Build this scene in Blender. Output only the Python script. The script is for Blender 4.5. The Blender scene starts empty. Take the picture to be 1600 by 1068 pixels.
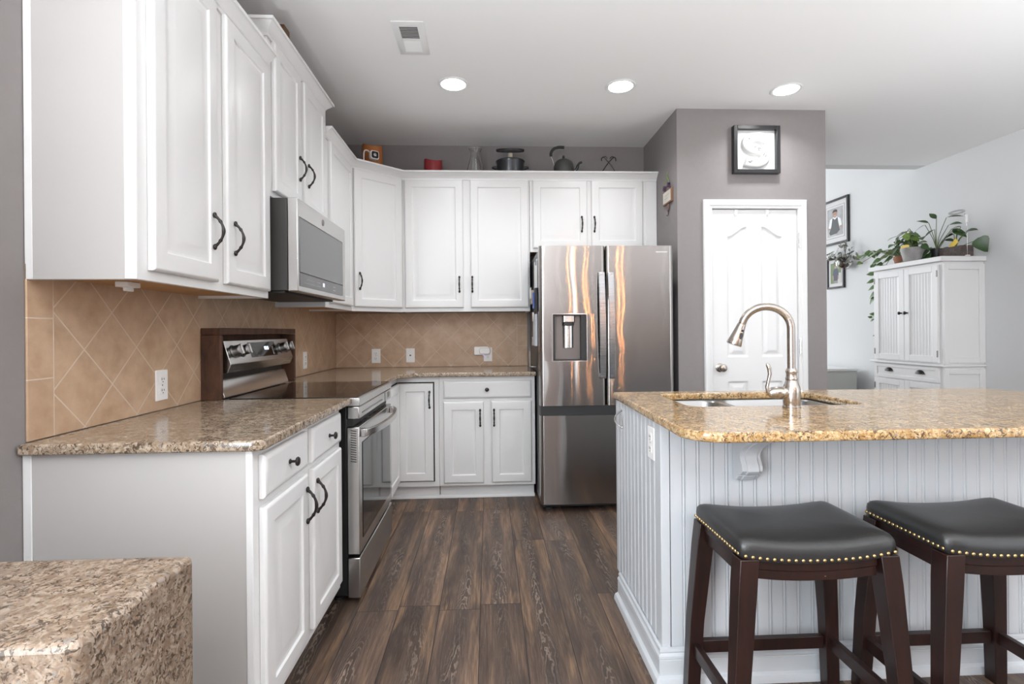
import bpy, bmesh, math, random
from mathutils import Matrix, Vector
R = math.radians
PI = math.pi
S = bpy.context.scene
COL = S.collection

# ------------------------------------------------------------------ camera, light, exposure
cam_d = bpy.data.cameras.new('camera')
cam = bpy.data.objects.new('camera', cam_d)
COL.objects.link(cam)
cam_d.sensor_width = 36.0
cam_d.lens = 803.2 / 1600 * 36.0
cam_d.shift_y = -17.27 / 1600
cam_d.clip_start = 0.05
cam.matrix_world = (Matrix.Translation((1.2555, -4.2807, 1.2051)) @ Matrix.Rotation(-0.0464, 4, 'Z')
                    @ Matrix.Rotation(PI / 2, 4, 'X') @ Matrix.Rotation(-0.0084, 4, 'Z'))
S.camera = cam

W = bpy.data.worlds.new('sky')
S.world = W
W.use_nodes = True
wb = W.node_tree.nodes['Background']
wb.inputs[0].default_value = (0.80, 0.90, 1.0, 1)
wb.inputs[1].default_value = 1.0

S.view_settings.view_transform = 'Standard'
S.view_settings.look = 'None'
S.view_settings.gamma = 1.0
S.view_settings.use_curve_mapping = False
S.view_settings.exposure = 0.14
S.cycles.use_denoising = True
S.cycles.max_bounces = 10
S.cycles.diffuse_bounces = 6
S.cycles.glossy_bounces = 5
S.cycles.transmission_bounces = 8
S.cycles.sample_clamp_indirect = 8.0


def area_light(name, loc, rot, sx, sy, power, col, spread=180, shape='RECTANGLE'):
    d = bpy.data.lights.new(name, 'AREA')
    d.shape = shape
    d.size = sx
    if shape in ('RECTANGLE', 'ELLIPSE'):
        d.size_y = sy
    d.energy = power
    d.color = col
    d.spread = R(spread)
    o = bpy.data.objects.new(name, d)
    COL.objects.link(o)
    o.location = loc
    o.rotation_euler = rot
    return o


# fill light at window openings out of view, some of the windows added
DAY = (0.90, 0.955, 1.0)
area_light('daylight_fill', (.95, -7.04, 1.45), (R(90), 0, 0), 1.5, 1.9, 14, DAY)  # added fill from behind the camera
area_light('daylight_fill', (2.90, -7.04, 1.30), (R(90), 0, 0), .16, 1.9, 5, DAY)
area_light('daylight_fill', (-.04, -5.15, 1.45), (0, R(-90), 0), 1.9, 1.5, 165, DAY)
area_light('daylight_fill', (5.47, -5.45, 1.40), (0, R(90), 0), 1.9, 1.9, 22, DAY)
area_light('daylight_fill', (4.0, 6.04, 2.4), (R(-90), 0, 0), 2.2, 3.0, 104, (.97, .985, 1))
area_light('daylight_fill', (2.54, 2.9, 1.9), (0, R(-90), 0), 2.2, 2.0, 60, (.97, .985, 1))  # added fill for the hutch front and right wall
LAMP_W = 5.0
ADDED_FILL_W = 96.0  # power of the added ceiling fill lights


# ------------------------------------------------------------------ mesh helpers
class MB:
    def __init__(self):
        self.v, self.f, self.m = [], [], []

    def add(self, vs, fs, mi=0, M=None):
        n = len(self.v)
        for p in vs:
            p = Vector(p)
            self.v.append(tuple(M @ p) if M else tuple(p))
        for q in fs:
            self.f.append(tuple(i + n for i in q))
            self.m.append(mi)
        return self

    def box(self, x0, x1, y0, y1, z0, z1, mi=0, M=None):
        vs = [(x, y, z) for z in (z0, z1) for y in (y0, y1) for x in (x0, x1)]
        fs = [(0, 2, 3, 1), (4, 5, 7, 6), (0, 1, 5, 4), (2, 6, 7, 3), (0, 4, 6, 2), (1, 3, 7, 5)]
        return self.add(vs, fs, mi, M)

    def prism(self, pts, a0, a1, mi=0, axis='z', M=None):
        def mp(p, a):
            return {'z': (p[0], p[1], a), 'y': (p[0], a, p[1]), 'x': (a, p[0], p[1])}[axis]
        n = len(pts)
        vs = [mp(p, a0) for p in pts] + [mp(p, a1) for p in pts]
        fs = [tuple(range(n))[::-1], tuple(range(n, 2 * n))]
        fs += [(i, (i + 1) % n, n + (i + 1) % n, n + i) for i in range(n)]
        return self.add(vs, fs, mi, M)

    def rings(self, rings, mi=0, cap0=True, cap1=True, M=None, close=True):
        n = len(rings[0])
        vs = [p for r in rings for p in r]
        fs = []
        for k in range(len(rings) - 1):
            for i in range(n if close else n - 1):
                j = (i + 1) % n
                fs.append((k * n + i, k * n + j, (k + 1) * n + j, (k + 1) * n + i))
        if cap0:
            fs.append(tuple(range(n))[::-1])
        if cap1:
            fs.append(tuple(range((len(rings) - 1) * n, len(rings) * n)))
        return self.add(vs, fs, mi, M)

    def tube(self, path, r, n=8, mi=0, caps=True, M=None, squash=None):
        P = [Vector(p) for p in path]
        k = len(P)
        rr = r if isinstance(r, (list, tuple)) else [r] * k
        T = []
        for i in range(k):
            a, b = P[max(0, i - 1)], P[min(k - 1, i + 1)]
            T.append((b - a).normalized())
        up = Vector((0, 0, 1)) if abs(T[0].z) < .9 else Vector((1, 0, 0))
        N = (up - T[0] * up.dot(T[0])).normalized()
        rings = []
        for i in range(k):
            N = (N - T[i] * N.dot(T[i])).normalized()
            Bn = T[i].cross(N)
            s = squash or (1, 1)
            rings.append([P[i] + N * (math.cos(2 * PI * j / n) * rr[i] * s[0]) + Bn * (math.sin(2 * PI * j / n) * rr[i] * s[1]) for j in range(n)])
        return self.rings(rings, mi, caps, caps, M)

    def lathe(self, prof, n=24, mi=0, M=None, cap0=True, cap1=True):
        rings = [[(max(r, 1e-5) * math.cos(2 * PI * j / n), max(r, 1e-5) * math.sin(2 * PI * j / n), z) for j in range(n)] for r, z in prof]
        return self.rings(rings, mi, cap0, cap1, M)

    def ball(self, c, r, n=10, mi=0, s=(1, 1, 1)):
        M = Matrix.Translation(c) @ Matrix.Diagonal((s[0], s[1], s[2], 1))
        k = max(4, n // 2)
        return self.lathe([(r * math.sin(PI * i / k), -r * math.cos(PI * i / k)) for i in range(k + 1)], n, mi, M)

    def sweep(self, path, prof, mi=0, caps=True):
        """profile (offset to the right of travel, z) along a plan path with mitres"""
        P = [Vector((p[0], p[1])) for p in path]
        k = len(P)
        rings = []
        for i in range(k):
            d0 = (P[i] - P[i - 1]).normalized() if i else (P[1] - P[0]).normalized()
            d1 = (P[i + 1] - P[i]).normalized() if i < k - 1 else d0
            n0, n1 = Vector((d0.y, -d0.x)), Vector((d1.y, -d1.x))
            nn = (n0 + n1).normalized()
            sc = 1.0 / max(.2, nn.dot(n0))
            rings.append([(P[i].x + nn.x * o * sc, P[i].y + nn.y * o * sc, z) for o, z in prof])
        return self.rings(rings, mi, caps, caps)

    def grid(self, fn, nu, nv, mi=0):
        vs = [fn(i / nu, j / nv) for j in range(nv + 1) for i in range(nu + 1)]
        fs = [(j * (nu + 1) + i, j * (nu + 1) + i + 1, (j + 1) * (nu + 1) + i + 1, (j + 1) * (nu + 1) + i) for j in range(nv) for i in range(nu)]
        return self.add(vs, fs, mi)

    def transform(self, M):
        self.v = [tuple(M @ Vector(p)) for p in self.v]
        return self

    def build(self, name, mats, parent=None, bevel=0, seg=2, sharp=35, world=False, recalc=True, label=None):
        me = bpy.data.meshes.new(name)
        vs = self.v
        if world and parent is not None:
            inv = mat_of(parent).inverted()
            vs = [tuple(inv @ Vector(p)) for p in vs]
        me.from_pydata(vs, [], self.f)
        if not isinstance(mats, (list, tuple)):
            mats = [mats]
        for m in mats:
            me.materials.append(m)
        me.polygons.foreach_set('material_index', self.m)
        if recalc:
            bm = bmesh.new()
            bm.from_mesh(me)
            bmesh.ops.recalc_face_normals(bm, faces=bm.faces[:])
            bm.to_mesh(me)
            bm.free()
        me.polygons.foreach_set('use_smooth', [True] * len(me.polygons))
        me.set_sharp_from_angle(angle=R(sharp))
        me.update()
        o = bpy.data.objects.new(name, me)
        COL.objects.link(o)
        if parent is not None:
            o.parent = parent
        if bevel:
            b = o.modifiers.new('bevel', 'BEVEL')
            b.width = bevel
            b.segments = seg
            b.limit_method = 'ANGLE'
            b.angle_limit = R(40)
            b.harden_normals = False
        if label:
            o['label'] = label
        return o


def mat_of(o):
    M = Matrix.Translation(o.location) @ o.rotation_euler.to_matrix().to_4x4()
    return mat_of(o.parent) @ M if o.parent else M


def tag(o, label, cat, group=None):
    o['label'] = label
    o['category'] = cat
    if group:
        o['group'] = group
    return o


def thing(name, label, cat, loc=(0, 0, 0), rz=0, group=None):
    o = bpy.data.objects.new(name, None)
    COL.objects.link(o)
    o.empty_display_size = .05
    o.location = loc
    o.rotation_euler = (0, 0, R(rz))
    return tag(o, label, cat, group)


def struct(o):
    o['kind'] = 'structure'
    return o


def copy_tree(o, parent=None):
    c = o.copy()
    COL.objects.link(c)
    if parent is not None:
        c.parent = parent
    for ch in list(o.children):
        copy_tree(ch, c)
    return c


def rpoly(pts, seg=6):
    """closed outline, points (x, y[, radius]) -> rounded corners"""
    out = []
    n = len(pts)
    for i in range(n):
        p = Vector(pts[i][:2])
        r = pts[i][2] if len(pts[i]) > 2 else 0
        if r <= 0:
            out.append((p.x, p.y))
            continue
        a, b = Vector(pts[i - 1][:2]), Vector(pts[(i + 1) % n][:2])
        u, w = (a - p).normalized(), (b - p).normalized()
        ang = math.acos(max(-1, min(1, u.dot(w))))
        t = r / math.tan(ang / 2)
        c = p + (u + w).normalized() * (r / math.sin(ang / 2))
        s, e = p + u * t, p + w * t
        a0 = math.atan2(s.y - c.y, s.x - c.x)
        a1 = math.atan2(e.y - c.y, e.x - c.x)
        d = (a1 - a0 + PI) % (2 * PI) - PI
        for k in range(seg + 1):
            q = a0 + d * k / seg
            out.append((c.x + r * math.cos(q), c.y + r * math.sin(q)))
    return out


def slab(name, outline, z0, z1, mat, bev=.006, holes=(), parent=None):
    """stone slab with eased edges, cut from a filled plan curve"""
    cu = bpy.data.curves.new(name, 'CURVE')
    cu.dimensions = '2D'
    cu.fill_mode = 'BOTH'
    for pts in [outline] + list(holes):
        sp = cu.splines.new('POLY')
        sp.points.add(len(pts) - 1)
        for q, p in zip(sp.points, pts):
            q.co = (p[0], p[1], 0, 1)
        sp.use_cyclic_u = True
    cu.extrude = (z1 - z0) / 2 - bev
    cu.bevel_depth = bev
    cu.bevel_resolution = 3
    cu.offset = -bev
    t = bpy.data.objects.new(name + '_curve', cu)
    COL.objects.link(t)
    bpy.context.view_layer.update()
    me = bpy.data.meshes.new_from_object(t.evaluated_get(bpy.context.evaluated_depsgraph_get()))
    bpy.data.objects.remove(t)
    me.name = name
    me.transform(Matrix.Translation((0, 0, (z0 + z1) / 2)))
    me.materials.clear()
    me.materials.append(mat)
    me.polygons.foreach_set('use_smooth', [True] * len(me.polygons))
    me.set_sharp_from_angle(angle=R(40))
    o = bpy.data.objects.new(name, me)
    COL.objects.link(o)
    if parent is not None:
        o.parent = parent
    return o


# ------------------------------------------------------------------ materials
class NT:
    def __init__(self, name):
        self.mat = bpy.data.materials.new(name)
        self.mat.use_nodes = True
        self.t = self.mat.node_tree
        self.b = self.t.nodes['Principled BSDF']

    def n(self, typ, **kw):
        x = self.t.nodes.new(typ)
        for k, val in kw.items():
            setattr(x, k, val)
        return x

    def put(self, node, key, val):
        s = node.inputs[key]
        if hasattr(val, 'outputs'):
            self.t.links.new(val.outputs[0], s)
        elif isinstance(val, bpy.types.NodeSocket):
            self.t.links.new(val, s)
        else:
            s.default_value = val
        return node

    def math(self, op, a, b=0.0, c=0.0):
        x = self.n('ShaderNodeMath', operation=op)
        self.put(x, 0, a)
        self.put(x, 1, b)
        self.put(x, 2, c)
        return x

    def noise(self, vec, scale, detail=2, rough=.5, dist=0.0):
        x = self.n('ShaderNodeTexNoise')
        if vec is not None:
            self.put(x, 'Vector', vec)
        self.put(x, 'Scale', scale)
        self.put(x, 'Detail', detail)
        self.put(x, 'Roughness', rough)
        self.put(x, 'Distortion', dist)
        return x

    def mapping(self, vec, scale=(1, 1, 1), loc=(0, 0, 0), rot=(0, 0, 0)):
        x = self.n('ShaderNodeMapping')
        self.put(x, 'Vector', vec)
        x.inputs['Scale'].default_value = scale
        x.inputs['Location'].default_value = loc
        x.inputs['Rotation'].default_value = rot
        return x

    def ramp(self, fac, stops, interp='LINEAR'):
        x = self.n('ShaderNodeValToRGB')
        x.color_ramp.interpolation = interp
        e = x.color_ramp.elements
        while len(e) < len(stops):
            e.new(.5)
        for k, (p, c) in zip(e, stops):
            k.position = p
            k.color = (c[0], c[1], c[2], 1) if hasattr(c, '__len__') else (c, c, c, 1)
        self.put(x, 0, fac)
        return x

    def mix(self, fac, a, b, mode='MIX'):
        x = self.n('ShaderNodeMix', data_type='RGBA', blend_type=mode)
        self.put(x, 0, fac)
        for k, val in ((6, a), (7, b)):
            if isinstance(val, tuple):
                val = (val[0], val[1], val[2], 1)
            self.put(x, k, val)
        return x.outputs[2]

    def bump(self, h, strength=.2, dist=.01):
        x = self.n('ShaderNodeBump')
        self.put(x, 'Height', h)
        self.put(x, 'Strength', strength)
        self.put(x, 'Distance', dist)
        self.t.links.new(x.outputs[0], self.b.inputs['Normal'])
        return x

    def set(self, **kw):
        for k, val in kw.items():
            k = k.replace('_', ' ')
            if isinstance(val, tuple):
                val = (val[0], val[1], val[2], 1)
            self.put(self.b, k, val)
        return self


def plain(name, col, rough=.5, metal=0, bump=0, bscale=60, var=0, **kw):
    m = NT(name)
    m.set(Base_Color=col, Roughness=rough, Metallic=metal)
    tc = m.n('ShaderNodeTexCoord')
    if var:
        nz = m.noise(tc.outputs['Object'], bscale * .2, 3)
        c2 = tuple(c * (1 - var) for c in col)
        m.set(Base_Color=m.mix(m.ramp(nz.outputs[0], [(.35, 0), (.65, 1)]).outputs[0], col, c2))
    if bump:
        m.bump(m.noise(tc.outputs['Object'], bscale, 3).outputs[0], bump, .002)
    for k, val in kw.items():
        m.put(m.b, k.replace('_', ' '), val)
    return m.mat


def emit(name, col, strength):
    m = NT(name)
    m.set(Base_Color=(0, 0, 0), Emission_Color=col, Emission_Strength=strength)
    return m.mat


M_white = plain('white_cabinet_paint', (.745, .745, .742), .28, bump=.06, bscale=90)
M_white_shaded = plain('shaded_cabinet_white', (.46, .445, .432), .4)  # darker copy of the cabinet white, shade put into the colour
M_white2 = plain('white_trim_paint', (.755, .755, .755), .32, bump=.04, bscale=70)
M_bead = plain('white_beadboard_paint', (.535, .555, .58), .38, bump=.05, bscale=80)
M_taupe = plain('taupe_wall_paint', (.250, .228, .226), .75, bump=.12, bscale=160, var=.03)
M_grey = plain('light_grey_wall_paint', (.66, .67, .675), .8, bump=.1, bscale=160)
M_ceil = plain('ceiling_paint', (.86, .86, .86), .9, bump=.08, bscale=120)
M_ply = NT('raw_plywood')
_tc = M_ply.n('ShaderNodeTexCoord')
_nz = M_ply.noise(M_ply.mapping(_tc.outputs['Object'], (3, 60, 3)), 4, 4)
M_ply.set(Base_Color=M_ply.mix(_nz.outputs[0], (.42, .22, .09), (.60, .36, .17)), Roughness=.55)
M_ply = M_ply.mat
M_black = plain('black_enamel', (.012, .012, .013), .3)
M_blackmat = plain('black_plastic', (.02, .02, .021), .5)
M_glassblk = plain('black_ceramic_glass', (.012, .009, .008), .04)
M_iron = plain('oil_rubbed_bronze', (.035, .03, .028), .35, .6, bump=.1, bscale=200)
M_dark = plain('shadow_gap', (.01, .01, .01), .8)
M_ivory = plain('outlet_plastic', (.86, .85, .84), .3)
M_slot = plain('outlet_slot', (.06, .055, .05), .6)
M_brass = plain('antique_brass', (.52, .37, .17), .32, 1)
M_chrome = plain('chrome', (.7, .7, .7), .12, 1)
M_leather = plain('charcoal_leather', (.022, .022, .022), .36, bump=.18, bscale=300, var=.12)
M_terra = plain('terracotta', (.30, .12, .065), .7, var=.2)
M_concrete = plain('grey_pot_glaze', (.36, .35, .34), .55, var=.3)
M_frameblk = plain('black_frame_lacquer', (.02, .02, .022), .25)
M_mat = plain('mount_board', (.64, .64, .64), .8)
M_soil = plain('potting_soil', (.05, .035, .025), .95)
M_leaf = plain('green_leaf', (.075, .16, .035), .4, var=.35, bscale=120)
M_leaf2 = plain('dark_green_leaf', (.045, .095, .03), .38, var=.3, bscale=120)
M_leaf3 = plain('yellow_green_leaf', (.20, .32, .07), .4, var=.4, bscale=200)
M_stem = plain('plant_stem', (.12, .16, .05), .5)
M_dry = plain('dried_leaf', (.12, .13, .10), .7, var=.4)
M_yellow = plain('yellow_trap_card', (.75, .52, .04), .5)


def wood_mat(name, c0, c1, rough, sc=(2, 2, 14), scale=3.0, coat=0, chips=False):
    m = NT(name)
    tc = m.n('ShaderNodeTexCoord')
    nz = m.noise(m.mapping(tc.outputs['Object'], sc), scale, 5, .6, .6)
    fine = m.noise(m.mapping(tc.outputs['Object'], tuple(s * 6 for s in sc)), scale * 3, 3)
    col = m.mix(m.ramp(nz.outputs[0], [(.3, 0), (.7, 1)]).outputs[0], c0, c1)
    col = m.mix(m.math('MULTIPLY', fine.outputs[0], .5), col, tuple(c * .55 for c in c0))
    if chips:
        ch = m.noise(tc.outputs['Object'], 26, 4, .6)
        col = m.mix(m.ramp(ch.outputs[0], [(.765, 0), (.775, 1)]).outputs[0], col, (.42, .22, .10))
    m.set(Base_Color=col, Roughness=rough, Coat_Weight=coat, Coat_Roughness=.15)
    m.bump(fine.outputs[0], .08, .002)
    return m.mat


M_espresso = wood_mat('espresso_wood', (.009, .0032, .0026), (.026, .007, .0045), .38, (14, 14, 2), 3, .08, True)
M_walnut = wood_mat('rustic_stained_wood', (.040, .018, .011), (.145, .062, .032), .55, (16, 9, 3), 2.2)
M_crate = wood_mat('grey_weathered_wood', (.06, .045, .04), (.14, .11, .10), .7, (2, 12, 12), 3)
M_board = wood_mat('light_wood', (.45, .26, .13), (.55, .34, .18), .5)


def steel(name, col, rough, aniso=.0, vert=True, wavy=0.0, brush=.25):
    m = NT(name)
    tc = m.n('ShaderNodeTexCoord')
    sc = (1, 1, 220) if vert else (220, 220, 1)
    br = m.noise(m.mapping(tc.outputs['Object'], sc), 6, 3, .6)
    m.set(Base_Color=m.mix(br.outputs[0], tuple(c * .92 for c in col), col), Metallic=1.0,
          Roughness=m.math('MULTIPLY_ADD', br.outputs[0], .12, rough - .06))
    if aniso:
        tg = m.n('ShaderNodeTangent', direction_type='RADIAL', axis='Z')
        m.put(m.b, 'Anisotropic', aniso)
        m.put(m.b, 'Anisotropic Rotation', .25)
        m.t.links.new(tg.outputs[0], m.b.inputs['Tangent'])
    if wavy:
        wv = m.noise(m.mapping(tc.outputs['Object'], (1.6, 1, .9)), 3.2, 1, .4)
        m.bump(wv.outputs[0], wavy, .02)
    return m.mat


def brushed(name, col, rough, k, wavy):
    """horizontally brushed sheet: fine random tilt of the normal up and down, slow waviness across"""
    m = NT(name)
    g = m.n('ShaderNodeNewGeometry')
    P = g.outputs['Position']

    def wn(seed):
        x = m.n('ShaderNodeTexWhiteNoise', noise_dimensions='4D')
        m.put(x, 'Vector', m.mapping(P, (9137, 9137, 9137)))
        m.put(x, 'W', seed)
        return x.outputs['Value']
    r = m.math('SUBTRACT', m.math('ADD', m.math('ADD', wn(1.3), wn(5.7)), wn(9.1)), 1.5)
    wx = m.math('MULTIPLY', m.math('SUBTRACT', m.noise(m.mapping(P, (2.2, 1, 1.5)), 1.9, 1, .4).outputs[0], .5), wavy)
    c = m.n('ShaderNodeCombineXYZ')
    m.put(c, 0, wx)
    m.put(c, 2, m.math('MULTIPLY', r, k))
    a = m.n('ShaderNodeVectorMath', operation='ADD')
    m.put(a, 0, g.outputs['Normal'])
    m.put(a, 1, c)
    nrm = m.n('ShaderNodeVectorMath', operation='NORMALIZE')
    m.put(nrm, 0, a)
    m.t.links.new(nrm.outputs[0], m.b.inputs['Normal'])
    m.set(Base_Color=col, Metallic=1.0, Roughness=rough)
    return m.mat


M_fridge = brushed('brushed_stainless_door', (.40, .375, .36), .05, .17, .05)
M_steel = steel('brushed_stainless', (.62, .61, .60), .25, .5)
M_steel2 = steel('dark_stainless', (.30, .295, .29), .3)
M_sink = plain('sink_stainless', (.36, .36, .36), .3, 1)
M_nickel = steel('brushed_nickel', (.47, .425, .385), .26, 0, False)
M_handle = steel('fridge_handle_metal', (.40, .40, .41), .28)
M_ovenglass = plain('oven_door_glass', (.02, .02, .02), .05)
M_mwglass = plain('microwave_door_glass', (.16, .165, .17), .12)
M_mwpanel = plain('microwave_control_glass', (.13, .13, .135), .2)


def granite(name, grey):
    m = NT(name)
    g = m.n('ShaderNodeNewGeometry')
    P = g.outputs['Position']
    big = m.noise(P, 50, 5, .62, 1.1)
    mid = m.noise(m.mapping(P, loc=(3, 7, 1)), 76, 5, .66, 1.5)
    fine = m.noise(m.mapping(P, loc=(9, 2, 5)), 130, 3, .6, .8)
    cl = m.noise(m.mapping(P, loc=(1, 4, 2)), 14, 3, .5)
    vo = m.n('ShaderNodeTexVoronoi')
    m.put(vo, 'Vector', P)
    m.put(vo, 'Scale', 120.0)
    tan, cream = ((.36, .215, .08), (.60, .45, .26)) if not grey else ((.28, .205, .14), (.49, .41, .32)) if grey == 1 else ((.20, .145, .105), (.37, .30, .235))
    col = m.mix(m.ramp(big.outputs[0], [(.42, 0), (.60, 1)]).outputs[0], tan, cream)
    col = m.mix(m.ramp(fine.outputs[0], [(.48, 0), (.66, .8)]).outputs[0], col, (.30, .14, .045) if not grey else (.27, .18, .115))
    col = m.mix(m.ramp(m.math('ADD', mid.outputs[0], m.math('MULTIPLY', cl.outputs[0], .25)), [(.655, 0), (.715, .86 if grey else .93)]).outputs[0], col, (.05, .035, .025))
    col = m.mix(m.ramp(vo.outputs['Color'], [(.86, 0), (.93, .6)]).outputs[0], col, (.22, .21, .20))
    m.set(Base_Color=col, Roughness=.14 if grey < 2 else .38, Specular_IOR_Level=.55)
    m.bump(fine.outputs[0], .03, .001)
    return m.mat


M_granite = granite('tan_granite', 1)
M_granite2 = granite('golden_granite', 0)
M_granite3 = granite('brown_granite', 2)


def tile_mat(name, ax, u0, edge, zc):
    """diamond-laid 6 inch tiles; ax = plan axis of the wall, one bullnose column past 'edge'"""
    m = NT(name)
    g = m.n('ShaderNodeNewGeometry')
    sep = m.n('ShaderNodeSeparateXYZ')
    m.put(sep, 0, g.outputs['Position'])
    x = sep.outputs[ax]
    z = sep.outputs[2]
    u = m.math('DIVIDE', m.math('SUBTRACT', x, u0), .2365)
    w = m.math('DIVIDE', m.math('SUBTRACT', z, .922), .2365)
    a, b = m.math('ADD', u, w), m.math('SUBTRACT', u, w)

    def line(q, width):
        fr = m.math('FRACT', q)
        d = m.math('MINIMUM', fr, m.math('SUBTRACT', 1.0, fr))
        return m.math('LESS_THAN', d, width)
    diag = m.math('MAXIMUM', line(a, .0125), line(b, .0125))
    incol = m.math('LESS_THAN' if edge < 0 else 'GREATER_THAN', x, edge)
    colz = line(m.math('DIVIDE', m.math('SUBTRACT', z, 1.082), .17), .011)
    vert = m.math('LESS_THAN', m.math('ABSOLUTE', m.math('SUBTRACT', x, edge)), .0016)
    mx = m.n('ShaderNodeMix', data_type='FLOAT')
    m.put(mx, 0, incol)
    m.put(mx, 2, diag)
    m.put(mx, 3, colz)
    grout = m.math('MAXIMUM', mx.outputs[0], vert)
    cid = m.n('ShaderNodeCombineXYZ')
    m.put(cid, 0, m.math('FLOOR', a))
    m.put(cid, 1, m.math('FLOOR', b))
    wn = m.n('ShaderNodeTexWhiteNoise')
    m.put(wn, 0, cid)
    nz = m.noise(g.outputs['Position'], 11, 5, .6)
    fine = m.noise(g.outputs['Position'], 70, 3)
    col = m.mix(m.ramp(nz.outputs[0], [(.3, 0), (.72, 1)]).outputs[0], (.43, .285, .178), (.635, .455, .315))
    col = m.mix(m.math('MULTIPLY', wn.outputs['Value'], .35), col, (.42, .28, .185))
    col = m.mix(m.math('MULTIPLY', fine.outputs[0], .25), col, (.38, .255, .16))
    col = m.mix(grout, col, (.61, .505, .40))
    m.set(Base_Color=col, Roughness=m.math('MULTIPLY_ADD', grout, .4, .42))
    m.bump(m.math('SUBTRACT', m.math('MULTIPLY', nz.outputs[0], .15), grout), .5, .002)
    return m.mat


M_tileL = tile_mat('diamond_tile', 1, -2.394, -2.743, .925)
M_tileB = tile_mat('diamond_tile_rear', 0, .71, 1.496, .92)


def floor_mat():
    m = NT('wood_plank_floor')
    g = m.n('ShaderNodeNewGeometry')
    P = g.outputs['Position']
    sep = m.n('ShaderNodeSeparateXYZ')
    m.put(sep, 0, P)
    row = m.math('DIVIDE', m.math('SUBTRACT', sep.outputs[0], .147), .1775)
    rid = m.math('FLOOR', row)
    wn = m.n('ShaderNodeTexWhiteNoise', noise_dimensions='1D')
    m.put(wn, 'W', m.math('MULTIPLY_ADD', rid, 7.31, 2.6))
    yy = m.math('ADD', m.math('DIVIDE', sep.outputs[1], 1.22), m.math('MULTIPLY', wn.outputs['Value'], 5.0))
    yid = m.math('FLOOR', yy)
    pid = m.n('ShaderNodeCombineXYZ')
    m.put(pid, 0, rid)
    m.put(pid, 1, yid)
    wn2 = m.n('ShaderNodeTexWhiteNoise', noise_dimensions='2D')
    m.put(wn2, 'Vector', pid)

    def near(q, wd):
        fr = m.math('FRACT', q)
        return m.math('LESS_THAN', m.math('MINIMUM', fr, m.math('SUBTRACT', 1.0, fr)), wd)
    seam = m.math('MAXIMUM', near(row, .010), near(yy, .0014))
    # per-plank texture space
    lx = m.math('SUBTRACT', m.math('FRACT', row), .5)
    off = m.math('MULTIPLY', wn2.outputs['Value'], 37.0)
    vec = m.n('ShaderNodeCombineXYZ')
    m.put(vec, 0, m.math('MULTIPLY', lx, .1775))
    m.put(vec, 1, m.math('ADD', sep.outputs[1], off))
    m.put(vec, 2, off)
    # cathedral grain: contour lines of a long stretched hill along the plank middle
    hill = m.noise(m.mapping(vec, (9, 1.3, 1)), 1.0, 2, .5)
    cx = m.math('ADD', lx, m.math('MULTIPLY', m.math('SUBTRACT', m.noise(m.mapping(vec, (0, 1.1, 1)), 1.0, 1).outputs[0], .5), .9))
    ph = m.math('ADD', m.math('MULTIPLY', m.math('MULTIPLY', cx, cx), 26.0), m.math('MULTIPLY', hill.outputs[0], 9.0))
    warp = m.noise(m.mapping(vec, (60, 16, 1)), 1.0, 2, .6)
    ph = m.math('ADD', ph, m.math('ADD', m.math('MULTIPLY', warp.outputs[0], 1.6), m.math('MULTIPLY', sep.outputs[1], 5.5)))
    wave = m.math('SINE', m.math('MULTIPLY', ph, 9.5))
    ring = m.ramp(m.math('MULTIPLY_ADD', wave, .5, .5), [(.62, 0), (.97, 1)])
    core = m.ramp(m.math('ABSOLUTE', cx), [(.06, 1), (.24, 0)])
    rings = m.math('MULTIPLY', ring.outputs[0], core.outputs[0])
    fib = m.noise(m.mapping(vec, (110, 4.5, 1)), 1.0, 5, .7)
    fine = m.noise(m.mapping(vec, (420, 9, 1)), 1.0, 3, .6)
    blotch = m.noise(m.mapping(vec, (14, 1.6, 1)), 1.0, 3, .55, .4)
    side = m.noise(m.mapping(vec, (15, 1.7, 1), (5, 3, 1)), 1.0, 3, .55, .6)
    col = m.mix(m.ramp(blotch.outputs[0], [(.38, 0), (.62, 1)]).outputs[0], (.090, .055, .040), (.215, .135, .092))
    tanf = m.math('MULTIPLY', m.ramp(side.outputs[0], [(.46, 0), (.60, 1)]).outputs[0], m.ramp(m.math('ABSOLUTE', lx), [(.10, 0), (.32, .95)]).outputs[0])
    col = m.mix(tanf, col, (.37, .225, .13))
    col = m.mix(m.math('MULTIPLY', core.outputs[0], .55), col, (.055, .036, .028))
    col = m.mix(m.ramp(fib.outputs[0], [(.42, .6), (.60, 0)]).outputs[0], col, (.05, .034, .028))
    col = m.mix(m.ramp(fine.outputs[0], [(.55, 0), (.72, .6)]).outputs[0], col, (.30, .22, .17))
    patch = m.noise(m.mapping(vec, (10, 2.2, 1), (2, 8, 1)), 1.0, 2, .5)
    rings = m.math('MULTIPLY', rings, m.ramp(patch.outputs[0], [(.42, .12), (.62, 1)]).outputs[0])
    col = m.mix(m.math('MULTIPLY', rings, .85), col, (.38, .29, .23))
    tone = m.math('MULTIPLY_ADD', wn2.outputs['Value'], .38, .48)
    hsv = m.n('ShaderNodeHueSaturation')
    m.put(hsv, 'Color', col)
    m.put(hsv, 'Value', tone)
    col = m.mix(seam, hsv.outputs[0], (.018, .013, .011))
    m.set(Base_Color=col, Roughness=m.math('MULTIPLY_ADD', fib.outputs[0], .2, .34))
    m.bump(m.math('SUBTRACT', m.math('MULTIPLY', fib.outputs[0], .4), m.math('MULTIPLY', seam, 1.5)), .25, .0015)
    return m.mat


M_floor = floor_mat()
M_clear = NT('clear_glass')
M_clear.set(Base_Color=(1, 1, 1), Roughness=.02, Transmission_Weight=1.0, IOR=1.45)
M_clear = M_clear.mat

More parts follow.
